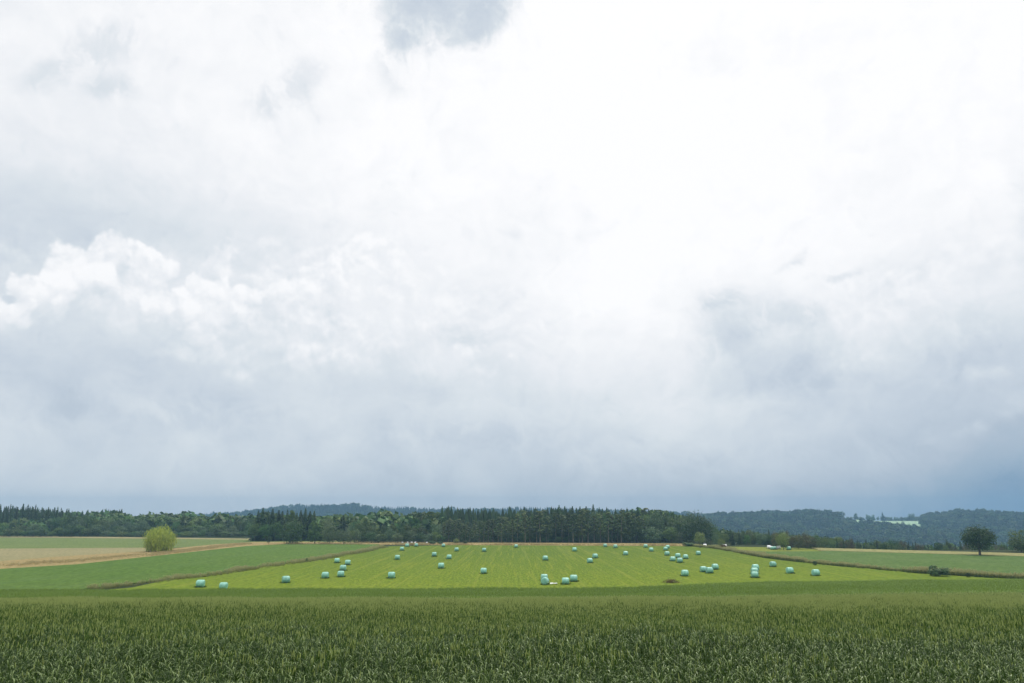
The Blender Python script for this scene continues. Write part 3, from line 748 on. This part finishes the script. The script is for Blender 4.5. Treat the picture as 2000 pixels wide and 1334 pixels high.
def forest(name, hfun, x0, x1, y0, y1, n, size, label, conp=.5, keep=None, seed=5, wide=1.0, mats=None):
    rg = random.Random(seed); pts, rot, scl, idx = [], [], [], []
    for _ in range(n):
        x_ = rg.uniform(x0, x1); y_ = rg.uniform(y0, y1)
        z_ = hfun(x_, y_)
        if keep and not keep(x_, y_, z_): continue
        con = mnoise.noise(Vector((x_ / 90, y_ / 90, 3))) + rg.uniform(-.35, .35) < (conp - .5) * 1.4
        H = size * rg.uniform(.6, 1.3) * (1 + .45 * mnoise.noise(Vector((x_ / 60, y_ / 60, 9))))
        pts.append((x_, y_, z_ - .5)); rot.append((0, 0, rg.uniform(0, 6.28)))
        scl.append((H * rg.uniform(.8, 1.1) * wide, H * rg.uniform(.8, 1.1) * wide, H)); idx.append(rg.randrange(3) if con else 3 + rg.randrange(3))
    return tag(scatter(name, LT, mats or [M_spruce, M_broad], pts, rot, scl, idx), label, 'forest', None, 'stuff')
forest('forest', hA, A0 + 30, A1 - 30, 1330, 2030, 17000, 9.5, 'blue-hazed forest covering the farthest hill on the horizon', .72, seed=7, mats=[M_hs, M_hb])
def keepB(x_, y_, z_):
    px, _ = row_px(x_, y_, z_)
    return not (1330 < y_ and 1640 < px < 1800) and not (1300 < y_ < 1331 and 1640 < px < 1800 and (x_ * 7 % 3) > 1)
forest('forest', hB, B0 + 20, B1 - 20, 1000, 1530, 16000, 9.0, 'blue-hazed forest on the nearer wooded ridge beyond the oak', .3, keepB, seed=8, mats=[M_hs, M_hb])
forest('wood', gz, -35, 90, 372, 430, 1100, 12.0, 'dense dark mass of conifers filling the wood behind the front pines', .9, seed=9)
forest('wood', gz, -330, -60, 478, 560, 1600, 11.5, 'dense far wood behind the conifers beyond the pasture', .7, lambda a, b, c: row_px(a, b, 0)[0] < 240, seed=10)
forest('wood', gz, -200, -30, 356, 430, 700, 9.0, 'dense leafy wood between the field clump and the pine wood', .4, lambda a, b, c: 560 < row_px(a, b, 0)[0] < 870 and b < 430, seed=12)
forest('wood', gz, -330, -100, 432, 520, 1800, 8.3, 'dense leafy far wood beyond the pasture', .3, lambda a, b, c: row_px(a, b, 0)[0] < 560, seed=13)
forest('wood', gz, 90, 420, 318, 420, 3200, 5.0, 'dense low wood at the foot of the hazy ridge', .5, lambda a, b, c: row_px(a, b, 0)[0] > 1400, seed=14)

# trees one by one on the skyline of the ridge
for x_, tp, w, k, lb in [(1644, 999, 12, 'broad', 'bushy tree, first on the ridge skyline after the wooded crest'), (1671, 1003, 8, 'broad', 'narrow dark tree on the ridge skyline near the bushy one'),
                        (1695, 1005, 10, 'broad', 'rounded dark tree, one of a close pair on the ridge skyline, left one'), (1704, 1005, 9, 'broad', 'rounded dark tree, one of a close pair on the ridge skyline, right one'),
                        (1723, 1000, 10, 'spruce', 'tallest pointed tree above the pale hill meadow'), (1779, 1002, 16, 'broad', 'wide square-topped tree above the end of the pale hill meadow'),
                        (1762, 1018, 9, 'broad', 'small dark tree at the foot of the pale hill meadow')]:
    yy = 1494 if tp < 1015 else 1350
    xx = (x_ - 1000) / F * yy
    tree(k, x_, tp, yy, w, lb, None, zb=hB(xx, yy))
for i in range(22):
    x_ = 1648 + i * 6.6 + rnd.uniform(-2, 2); yy = 1498; xx = (x_ - 1000) / F * yy
    tree('broad', x_, 1009.5 + rnd.uniform(-1.5, 1), yy, rnd.uniform(6, 9), 'small tree in the low hedge line above the pale hill meadow', 'hedge line on the ridge skyline', zb=hB(xx, yy), name='hedge_tree')

# ------------------------------------------------------------------ bales
def bale_mesh(seed, r=.63, ln=1.25):
    rg = random.Random(seed); V, Fc = [], []
    n = 28; prof = [(0, .0), (0, .45), (.02, .8), (.07, .93), (.16, .99), (.35, 1.0), (.5, 1.012), (.65, 1.0), (.84, .99), (.93, .93), (.98, .8), (1, .45), (1, 0)]
    rings = []
    off = Vector((seed * 7.1, 0, 0))
    for (t, k) in prof:
        xx = (t - .5) * ln
        if k == 0: V.append(Vector((xx, 0, 0))); rings.append([len(V) - 1]); continue
        ids = []
        for b in range(n):
            th = b * 6.28318 / n
            d = Vector((0, math.cos(th), math.sin(th)))
            rr = r * k * (1 + .035 * mnoise.noise(Vector((xx * 1.6, d.y * 1.6, d.z * 1.6)) + off) + .010 * math.cos(th * 9 + seed) + .008 * rg.uniform(-1, 1))
            p = d * rr; p.x = xx * (1 + .02 * math.sin(th + seed))
            if p.z < -.9 * r: p.z = -.9 * r - (-.9 * r - p.z) * .2      # flattened where it rests
            p.z *= .97
            V.append(p); ids.append(len(V) - 1)
        rings.append(ids)
    for a in range(len(rings) - 1):
        A, B = rings[a], rings[a + 1]
        for b in range(n):
            if len(A) == 1: Fc.append((A[0], B[(b + 1) % n], B[b]))
            elif len(B) == 1: Fc.append((A[b], A[(b + 1) % n], B[0]))
            else: Fc.append((A[b], A[(b + 1) % n], B[(b + 1) % n], B[b]))
    return V, Fc
def film(name, c1, c2):
    T = NT(name)
    tcn = T.n('ShaderNodeTexCoord')
    mp = T.n('ShaderNodeMapping', Vector=tcn.outputs['Object'], Scale=(5.0, 1.0, 1.0))
    nz = T.n('ShaderNodeTexNoise', Vector=mp.outputs[0], Scale=1.6, Detail=4.0, Roughness=.6)
    r = T.n('ShaderNodeMapRange', Value=nz.outputs['Fac']); r.inputs['From Min'].default_value = .36; r.inputs['From Max'].default_value = .64
    c = mix(T, r.outputs[0], c1, c2)
    oi = T.n('ShaderNodeObjectInfo'); v = T.n('ShaderNodeMapRange', Value=oi.outputs['Random']); v.inputs['To Min'].default_value = .9; v.inputs['To Max'].default_value = 1.1
    hs = T.n('ShaderNodeHueSaturation', Value=v.outputs[0], Color=c)
    wv = T.n('ShaderNodeTexNoise', Vector=mp.outputs[0], Scale=5.0, Detail=5.0)
    b = T.n('ShaderNodeBump', Strength=.5, Distance=.04, Height=wv.outputs['Fac'])
    p = T.n('ShaderNodeBsdfPrincipled', Base_Color=hs.outputs[0], Roughness=.35, Normal=b.outputs[0])
    p.inputs['Specular IOR Level'].default_value = .4
    T.l(p.outputs[0], T.out.inputs[0])
    return T.m
M_mint = film('mint_film', (.14, .38, .28), (.27, .52, .42))
M_white = film('white_film', (.72, .74, .76), (.82, .82, .84))
BM = [mesh_of('round_bale', *bale_mesh(i), [M_mint], smooth=True) for i in range(6)]
BW = [mesh_of('white_bale', *bale_mesh(20 + i), [M_white], smooth=True) for i in range(3)]
GM = 'mint wrapped bales on the mown meadow'
# px of the centre, row of the foot, yaw in degrees, label
BALES = [
 (391, 1147, 5, 'mint bale nearest the left grass verge, foremost but one'),
 (436, 1151.5, 3, 'mint bale touching the crop edge, nearest bale left of the meadow'),
 (558, 1138.5, 28, 'mint bale turned askew, alone between the crop edge and the left verge'),
 (635, 1129.5, 4, 'mint bale, leftmost in the cluster of five near the left verge'),
 (665.5, 1127, 6, 'mint bale, lowest of the two stacked-looking ones in the left cluster of five'),
 (670, 1114.5, 5, 'mint bale just behind the lowest pair in the left cluster of five'),
 (679, 1103.5, 8, 'mint bale at the right top of the left cluster of five'),
 (658, 1099.5, 6, 'mint bale at the back of the left cluster of five, next to the verge'),
 (764.5, 1129.5, 2, 'mint bale standing alone right of the left cluster of five'),
 (776, 1093, 10, 'mint bale alone in the middle distance, straight above the single front one'),
 (785, 1075.5, 6, 'mint bale below the two smallest ones at the far left corner'),
 (795, 1068.3, 4, 'tiny mint bale at the far left meadow corner, left of two'),
 (813, 1067.7, 8, 'tiny mint bale at the far left meadow corner, right of two'),
 (848, 1087, 12, 'mint bale, left of the near pair in the left middle distance'),
 (861.5, 1110.2, 3, 'mint bale alone in the left centre of the meadow'),
 (877, 1092, 15, 'mint bale, right of the near pair in the left middle distance'),
 (866, 1068.4, 5, 'tiny mint bale at the far edge before the first pines'),
 (891.5, 1076.8, 12, 'small mint bale far off, below the first pines of the wood'),
 (945.5, 1077.6, 10, 'small mint bale far off, alone left of the centre rows'),
 (944.5, 1120.4, 3, 'mint bale alone in the front centre, left of the cluster of four'),
 (1008, 1069.6, 8, 'tiny mint bale at the far edge near the middle of the wood'),
 (1065, 1094.6, 10, 'mint bale alone in the middle of the meadow, behind the cluster of four'),
 (1122, 1077, 5, 'small mint bale far off with a dark open side'),
 (1152, 1099.4, 18, 'mint bale, nearer one of the close pair right of the centre'),
 (1162.5, 1090.3, 20, 'mint bale, farther one of the close pair right of the centre'),
 (1182, 1068.3, 10, 'tiny mint bale at the far edge, left of two right of the centre'),
 (1202, 1070.3, 10, 'tiny mint bale at the far edge, right of two right of the centre'),
 (1222, 1084.4, 10, 'small mint bale alone in the right middle distance'),
 (1261, 1069.6, 8, 'tiny mint bale far off above its slightly larger neighbour'),
 (1272, 1077.2, 6, 'small mint bale just below the tiny one near the far edge'),
 (1304, 1071, 8, 'tiny mint bale, farther of two nearly overlapping at the far right edge'),
 (1300, 1075, 8, 'tiny mint bale, nearer of two nearly overlapping at the far right edge'),
 (1303, 1085, 10, 'mint bale at the back left of the right group of five'),
 (1324, 1089.4, 8, 'mint bale at the back middle of the right group of five'),
 (1339, 1091.6, 8, 'mint bale at the right end of the group of five'),
 (1314, 1096, 12, 'mint bale at the front left of the right group of five'),
 (1328, 1099, 6, 'mint bale foremost in the right group of five'),
 (1364, 1084, 5, 'small mint bale alone by the start of the right verge'),
 (1338, 1125.4, 6, 'mint bale alone behind the heap of dry weeds'),
 (1063, 1134, 5, 'mint bale half hidden behind the one showing its round end'),
 (1064.3, 1141.8, 78, 'mint bale showing its round end to the front'),
 (1104.5, 1141.3, 3, 'widest mint bale in the front cluster, right of the pale film scrap'),
 (1120.5, 1136, 7, 'mint bale at the right back of the front cluster of four'),
 (1374, 1117.2, 5, 'mint bale at the left of the overlapping pair in the right row of three'),
 (1386, 1119.6, 8, 'mint bale at the front of the overlapping pair in the right row of three'),
 (1397, 1112.3, 12, 'mint bale at the right back of the right row of three'),
 (1475.6, 1113.6, 6, 'mint bale farthest in the file of three near the right verge'),
 (1474, 1121, 6, 'mint bale in the middle of the file of three, mostly hidden'),
 (1474.3, 1128.4, 4, 'mint bale nearest in the file of three near the right verge'),
 (1510, 1107, 12, 'mint bale close under the right verge, behind the last two'),
 (1543, 1120, 6, 'mint bale alone between the file of three and the last one'),
 (1593.5, 1124.5, 10, 'rightmost mint bale on the mown meadow'),
]
def put_bale(px, row, yaw, label, meshes, i, group, r=.66, s=1.0, z=0.0):
    x_, y_ = P(px, row, 0.0)
    o = link('wrapped_bale', meshes[i % len(meshes)])
    o.location = (x_, y_, z + r * s * .83); o.rotation_euler = (0, 0, R(yaw)); o.scale = (s, s, s)
    return tag(o, label, 'bale', group)
for i, (px, row, yaw, lb) in enumerate(BALES): put_bale(px, row, yaw + rnd.uniform(-3, 3), lb, BM, i, GM, s=rnd.uniform(.95, 1.04))
for i, (px, row, lb) in enumerate([(786, 1060.3, 'tiny white bale, first in the far row beyond the dry strip'), (796, 1060.3, 'tiny white bale, second in the far row beyond the dry strip'), (804, 1060.3, 'tiny white bale, third in the far row beyond the dry strip'),
                                   (811, 1060.3, 'tiny white bale, fourth in the far row beyond the dry strip'), (834, 1060.6, 'tiny white bale standing apart at the end of the far row')]):
    put_bale(px, row, rnd.uniform(-20, 20), lb, BW, i, 'white bales in the far row', s=.62, z=-.3)
for i, (px, row, s_, ms, lb) in enumerate([(1377, 1068.2, .9, BW, 'white bale right of the small rounded golden tree'), (1401, 1068.8, .7, BW, 'small white bale left of the low yellow-green tree'), (1415.5, 1070.2, 1.1, BW, 'white bale behind the brushwood pile'),
                                           (1502, 1071.6, .95, BW, 'white bale at the left end of the row on the lime meadow'), (1506, 1072.2, .85, BW, 'white bale second in the row on the lime meadow'), (1520.5, 1072.2, .95, BW, 'white bale at the right end of the white row on the lime meadow'),
                                           (1508.8, 1073.6, .9, BM, 'mint bale at the front left of the row on the lime meadow'), (1513, 1073.4, .9, BM, 'mint bale between the white ones on the lime meadow'), (1541, 1074.2, 1.0, BM, 'mint bale alone beyond the olive green tree on the lime meadow')]):
    put_bale(px, row, rnd.uniform(-20, 20), lb, ms, i, 'bales on the small lime meadow', s=s_)

# crumpled film scrap, heap of weeds, brushwood pile
rg = random.Random(3); V, Fc = [], []
for j in range(5):
    for i in range(11): V.append((i * .17 - .85 + rg.uniform(-.05, .05), j * .5 - 1 + rg.uniform(-.12, .12), .03 + rg.uniform(0, .12)))
for j in range(4):
    for i in range(10): Fc.append((j * 11 + i, j * 11 + i + 1, (j + 1) * 11 + i + 1, (j + 1) * 11 + i))
o = link('plastic_sheet', mesh_of('plastic_sheet', V, Fc, [flat_mat('pale_film', (.62, .66, .58), .4, 2, .1)], smooth=True))
x_, y_ = P(1081, 1140.3); o.location = (x_, y_, .01); o.scale = (.75, .9, 1)
tag(o, 'pale crumpled sheet of film lying on the meadow between front bales', 'film scrap')
def brush(n, w, h, seed, ln=.6, thick=.02):
    rg = random.Random(seed); V, Fc = [], []
    for _ in range(n):
        a = rg.gauss(0, w * .3); b = rg.gauss(0, w * .2); hh = h * max(0, 1 - (a / w) ** 2 * 2)
        p = Vector((a, b, rg.uniform(0, hh))); d = Vector((rg.uniform(-1, 1), rg.uniform(-1, 1), rg.uniform(-.2, 1.1))).normalized() * ln * rg.uniform(.4, 1)
        s_ = d.cross(Vector((rg.uniform(-1, 1), rg.uniform(-1, 1), rg.uniform(-1, 1)))).normalized() * thick
        i = len(V); V += [p - s_, p + s_, p + d + s_ * .4, p + d - s_ * .4]; Fc.append((i, i + 1, i + 2, i + 3))
    return V, Fc
M_twig = flat_mat('dry_stems', (.16, .105, .05), .9, 2, .4)
M_weed = leaf_mat('dry_weeds', (.20, .15, .06), (.11, .12, .03), .2, .7, .2, 2)
o = link('weed_heap', mesh_of('weed_heap', *brush(420, 2.2, .45, 4, .5, .03), [M_weed])); x_, y_ = P(1311, 1138.5); o.location = (x_, y_, 0)
tag(o, 'low brown heap of dry weeds on the meadow near the crop edge', 'weed heap')
o = link('brushwood_pile', mesh_of('brushwood_pile', *brush(1400, 2.0, 1.1, 5, .9, .035), [M_twig])); x_, y_ = P(1414, 1072.8); o.location = (x_, y_, 0)
tag(o, 'brown pile of brushwood under the low yellow-green tree', 'brushwood pile')

# bushes on the verges
def bush(px, row, top, w, mat, label, seed):
    x_, y_ = P(px, row)
    H = at_depth(px, top, y_)[2]
    o = link('verge_bush', mk('verge_bush', broadleaf(seed, 1.0, 0.0, 2600, 16, leaf=.05), mat)); s_ = w / F * y_
    o.location = (x_, y_, -.02); o.scale = (s_, s_, H / .98); return tag(o, label, 'bush')
bush(1832, 1125, 1105, 36, M_broad, 'largest dark bush on the right grass verge', 71)
bush(1891, 1127.5, 1119, 9, M_broad, 'small narrow bush on the right verge beyond the big one', 72)
bush(1592, 1104, 1095, 8, M_broad, 'small bush on the right verge behind the last bales', 73)
bush(1345, 1067, 1059, 22, M_broad, 'low bush at the corner below the big round tree', 74)
bush(844, 1063.6, 1056.5, 14, M_broad, 'low bush on the dry strip, leftmost of three before the wood', 75)
bush(860, 1063.6, 1057, 10, M_broad, 'low bush on the dry strip, middle of three before the wood', 76)
bush(891, 1061, 1053, 12, M_yel, 'pale yellow-green bush at the wood\'s foot', 77)
bush(908, 1063.8, 1057, 9, M_broad, 'low bush on the dry strip, rightmost of three before the wood', 78)
bush(599, 1097, 1090, 4, M_broad, 'tiny green shoot on the left verge', 79)

# ------------------------------------------------------------------ grass verges
def tuft(seed, n=26, h=.8, heads=True):
    rg = random.Random(seed); V, Fc, MI = [], [], []
    for _ in range(n):
        a, b = rg.gauss(0, .22), rg.gauss(0, .22); th = rg.uniform(0, 6.28); H = h * rg.uniform(.55, 1.1); le = rg.uniform(.05, .3) * H
        d = Vector((math.cos(th), math.sin(th), 0)); s_ = Vector((-d.y, d.x, 0)) * .018
        p0 = Vector((a, b, 0)); p1 = p0 + d * le * .3 + Vector((0, 0, H * .55)); p2 = p0 + d * le + Vector((0, 0, H))
        i = len(V); V += [p0 - s_, p0 + s_, p1 + s_ * .8, p1 - s_ * .8, p2 + s_ * .2, p2 - s_ * .2]
        Fc += [(i, i + 1, i + 2, i + 3), (i + 3, i + 2, i + 4, i + 5)]; MI += [0, 0]
        if heads and rg.random() < .6:
            i = len(V); q = Vector((0, 0, .12)); w_ = Vector((math.cos(th + 1), math.sin(th + 1), 0)) * .03
            V += [p2 - w_ - q * .5, p2 + w_ - q * .5, p2 + w_ + q, p2 - w_ + q]; Fc.append((i, i + 1, i + 2, i + 3)); MI.append(1)
    return V, Fc, MI
TU = [tuft(i) for i in range(4)]
M_vg = leaf_mat('verge_grass', (.13, .15, .035), (.19, .19, .06), .3, .6, .2, .15, 0, 0)
M_vh = leaf_mat('grass_heads', (.44, .37, .19), (.36, .32, .15), .3, .7, .2, .3, 0, 0)
M_vdark = leaf_mat('green_weeds', (.05, .085, .02), (.08, .12, .03), .25, .6, .2, .3, 0, 0)
M_vg3 = leaf_mat('tan_verge_grass', (.30, .29, .11), (.20, .23, .07), .3, .6, .2, .15, 0, 0)
M_vh3 = leaf_mat('pale_grass_heads', (.42, .40, .19), (.34, .35, .14), .3, .7, .2, .3, 0, 0)
M_vg2 = leaf_mat('dry_verge_grass', (.46, .36, .17), (.36, .31, .13), .3, .6, .2, .15, 0, 0)
def along(path, width, n, label, mats, size=(.7, 1.25), seed=1, z=0, side=0.0):
    rg = random.Random(seed); w = [P(a, b) for a, b in path]
    seg = [math.dist(w[i], w[i + 1]) for i in range(len(w) - 1)]; tot = sum(seg)
    pts, rot, scl, idx = [], [], [], []
    for _ in range(n):
        t = rg.uniform(0, tot); i = 0
        while i < len(seg) - 1 and t > seg[i]: t -= seg[i]; i += 1
        k = t / seg[i]; ax, ay = w[i]; bx, by = w[i + 1]
        nx_, ny_ = -(by - ay) / seg[i], (bx - ax) / seg[i]; o_ = rg.uniform(-.5, .5) * width + side
        x_, y_ = ax + (bx - ax) * k + nx_ * o_, ay + (by - ay) * k + ny_ * o_
        dn = mnoise.noise(Vector((x_ * .12, y_ * .12, 7)))
        if dn < -.12 and rg.random() < .6: continue
        s_ = rg.uniform(*size) * (1 + dn * .5)
        pts.append((x_, y_, z + gz(x_, y_))); rot.append((0, 0, rg.uniform(0, 6.28))); scl.append((s_ * 1.3, s_ * 1.3, s_)); idx.append(rg.randrange(4))
    return tag(scatter('grass', TU, mats, pts, rot, scl, idx), label, 'grass', None, 'stuff')
along(LOFF, 2.6, 1300, 'tall tan-headed grass along the left edge of the mown meadow', [M_vg3, M_vh3], (.4, .85), 1)
along([(a + 6, b + 1.5) for a, b in LOFF], 2.2, 1100, 'low green grass at the foot of the left verge', [M_vg, M_vg3], (.3, .5), 2)
along(ROFF, 2.9, 1900, 'tall green and tan grass along the right edge of the mown meadow', [M_vg, M_vh3], (.6, 1.15), 3)
along([(a, b + 1.2) for a, b in ROFF[2:]], 1.2, 600, 'dark green weeds at the foot of the right verge', [M_vdark, M_vg], (.45, .75), 4)
along([(560, 1063), (760, 1064), (1000, 1064.5), (1340, 1066)], 3.0, 1300, 'dry grass along the far edge of the mown meadow', [M_vg2, M_vh], (.4, .8), 5)
along([(0, 1105), (150, 1096), (300, 1083), (480, 1062)], 8.0, 1800, 'rough dry grass on the tan strip left of the wheat', [M_vg2, M_vh], (.25, .6), 6)

# dark tufts added round the bale feet to hide bases and imitate contact shade
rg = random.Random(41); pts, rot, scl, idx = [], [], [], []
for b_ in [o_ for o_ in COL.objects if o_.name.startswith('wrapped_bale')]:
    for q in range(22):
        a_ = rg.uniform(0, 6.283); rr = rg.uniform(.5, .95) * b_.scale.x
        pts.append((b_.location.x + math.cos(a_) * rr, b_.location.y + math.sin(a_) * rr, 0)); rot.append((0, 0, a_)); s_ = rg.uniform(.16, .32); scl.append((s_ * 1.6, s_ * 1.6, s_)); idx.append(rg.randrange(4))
M_contact = leaf_mat('contact_shade_grass', (.07, .12, .015), (.10, .15, .02), .25, .6, .15, .4, 0, 0)
tag(scatter('grass', TU, [M_contact, M_contact], pts, rot, scl, idx), 'short dark grass added round the feet of the bales as contact shade', 'grass', None, 'stuff')

# ------------------------------------------------------------------ crop in front
def crop_clump(seed, n, leafy, rad=.32, eary=False):
    rg = random.Random(seed); V, Fc, MI = [], [], []
    def ribbon(p, th, a0, ln, w, bend, mi, seg=5):
        d = Vector((math.cos(th), math.sin(th), 0)); s_ = Vector((-d.y, d.x, 0)); a = a0; q = Vector(p); i = len(V)
        for k in range(seg + 1):
            t = k / seg; ww = w * (1 - t ** 2.2) * .5 + .0008
            V.extend([q - s_ * ww, q + s_ * ww])
            a += bend / seg * (1 + 2.0 * t * t)
            q = q + (d * math.sin(a) + Vector((0, 0, math.cos(a)))) * ln / seg
        for k in range(seg): Fc.append((i + 2 * k, i + 2 * k + 1, i + 2 * k + 3, i + 2 * k + 2)); MI.append(mi)
    for _ in range(n):
        rr = rad * math.sqrt(rg.random()); t0 = rg.uniform(0, 6.283); x_, y_ = rr * math.cos(t0), rr * math.sin(t0)
        H = rg.gauss(.72, .09); lean = Vector((rg.gauss(.02, .03), rg.gauss(0, .03), 0))
        th = rg.uniform(0, 6.283); s_ = Vector((math.cos(th), math.sin(th), 0)) * .004
        p0 = Vector((x_, y_, .15)); p1 = Vector((x_, y_, H)) + lean; i = len(V)
        V += [p0 - s_, p0 + s_, p1 + s_, p1 - s_]; Fc.append((i, i + 1, i + 2, i + 3)); MI.append(0)
        for k in range(1 if eary else 3):
            z_ = H * (.52 + .2 * k) + rg.uniform(-.04, .04); th = rg.uniform(0, 6.283)
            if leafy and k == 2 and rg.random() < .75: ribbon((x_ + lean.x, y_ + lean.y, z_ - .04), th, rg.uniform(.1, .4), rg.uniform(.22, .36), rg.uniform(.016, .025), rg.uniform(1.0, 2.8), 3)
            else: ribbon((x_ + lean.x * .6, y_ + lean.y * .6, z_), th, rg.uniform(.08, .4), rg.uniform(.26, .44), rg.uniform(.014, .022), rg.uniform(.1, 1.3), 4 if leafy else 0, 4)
        if rg.random() < (1 if eary else .03 if leafy else .5):
            c = p1 + Vector((0, 0, .01)); a = Vector((rg.gauss(0, .16), rg.gauss(0, .16), 1)).normalized(); ln = rg.uniform(.11, .16); u = a.orthogonal().normalized(); v = a.cross(u); i = len(V)
            for t, w in ((0, .004), (.25, .013), (.7, .012), (1.25, .0015)):
                for b in range(4): V.append(c + a * ln * t + (u * math.cos(b * 1.5708) + v * math.sin(b * 1.5708)) * w)
            for k in range(3):
                for b in range(4): Fc.append((i + k * 4 + b, i + k * 4 + (b + 1) % 4, i + k * 4 + 4 + (b + 1) % 4, i + k * 4 + 4 + b)); MI.append(1)
    return V, Fc, MI
M_leaf = leaf_mat('wheat_leaf', (.026, .066, .004), (.068, .125, .009), .38, .5, .12, .9, 0, 0)
M_ear = leaf_mat('wheat_ear', (.32, .39, .10), (.46, .52, .18), .30, .6, .2, .9, 0, 0)
M_young = leaf_mat('young_crop_leaf', (.130, .215, .020), (.165, .245, .028), .35, .5, .2, .9, 0, 0)
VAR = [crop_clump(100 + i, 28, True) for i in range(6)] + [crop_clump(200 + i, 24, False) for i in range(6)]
M_gapshade = leaf_mat('wheat_gap_shade_leaf', (.015, .038, .003), (.034, .068, .006), .25, .5, .15, .9, 0, 0)  # near crop leaf colour darkened to paint in the shade of the gaps
M_flag = leaf_mat('wheat_flag_leaf_sheen', (.105, .17, .032), (.21, .27, .095), .24, .42, .30, .9, 0, 0)  # paler base colour paints sky highlights onto the bent flag leaves
for i in range(3):
    v, f, m = crop_clump(300 + i, 30, True)
    VAR.append((v, f, [2] * len(m)))
VAR += [crop_clump(400 + i, 30, False, eary=True) for i in range(3)]
rg = random.Random(77)
pts, rot, scl, idx = [], [], [], []
y_ = 11.0
while y_ < 122:
    near = y_ < 78; hidden = 80 < y_ < 100
    step = .43 if y_ < 40 else (.50 if y_ < 80 else .62)
    if hidden: step = 1.0
    half = y_ * .72 + 4
    x_ = -half
    while x_ < half:
        X_, Y_ = x_ + rg.uniform(-.3, .3) * step, y_ + rg.uniform(-.35, .35) * step
        if Y_ < edge_y(X_) - 121 + 121:
            leafy = rg.random() > smooth01(20, 42, Y_ + 6 * mnoise.noise(Vector((X_ * .05, Y_ * .08, 0))))
            hs = 1 + .22 * mnoise.noise(Vector((X_ * .11, Y_ * .16, 4))) + rg.uniform(-.05, .05)
            pts.append((X_, Y_, gz(X_, Y_))); rot.append((rg.gauss(0, .04), rg.gauss(0, .04), rg.uniform(0, 6.283)))
            w_ = 1.0 if not hidden else 1.6
            scl.append((w_, w_, hs)); idx.append(12 + rg.randrange(3) if Y_ > 92 else 15 + rg.randrange(3) if rg.random() < .9 * smooth01(36, 66, Y_ + 5 * mnoise.noise(Vector((X_ * .04, Y_ * .1, 9)))) else rg.randrange(6) + (0 if leafy else 6))
        x_ += step
    y_ += step * .92
# right-hand part of the crop where the edge lies farther off
while y_ < 150:
    x_ = 20.0
    while x_ < y_ * .72 + 4:
        X_, Y_ = x_ + rg.uniform(-.2, .2), y_ + rg.uniform(-.2, .2)
        if Y_ < edge_y(X_):
            pts.append((X_, Y_, gz(X_, Y_))); rot.append((0, 0, rg.uniform(0, 6.283))); scl.append((1.2, 1.2, 1 + .14 * mnoise.noise(Vector((X_ * .11, Y_ * .16, 4))))); idx.append(12 + rg.randrange(3))
        x_ += .66
    y_ += .6
print('crop clumps', len(pts))
tag(scatter('wheat_crop', VAR, [M_leaf, M_ear, M_young, M_flag, M_gapshade], pts, rot, scl, idx), 'dense green cereal crop covering the whole foreground slope', 'crop', None, 'stuff')

# ------------------------------------------------------------------ haze
bm = bmesh.new(); bmesh.ops.create_cube(bm, size=1.0)
me = bpy.data.meshes.new('haze'); bm.to_mesh(me); bm.free()
T = NT('haze_air')
pv = T.t.nodes.new('ShaderNodeVolumePrincipled')
pv.inputs['Color'].default_value = (.27, .48, .70, 1)
pv.inputs['Density'].default_value = 0.00031
T.l(pv.outputs[0], T.out.inputs['Volume'])
me.materials.append(T.m)
o = link('haze', me); o.location = (0, 150, 4); o.scale = (7200, 4420, 100)
tag(o, 'thin bluish haze in the air over the fields and hills', 'haze', None, 'stuff')
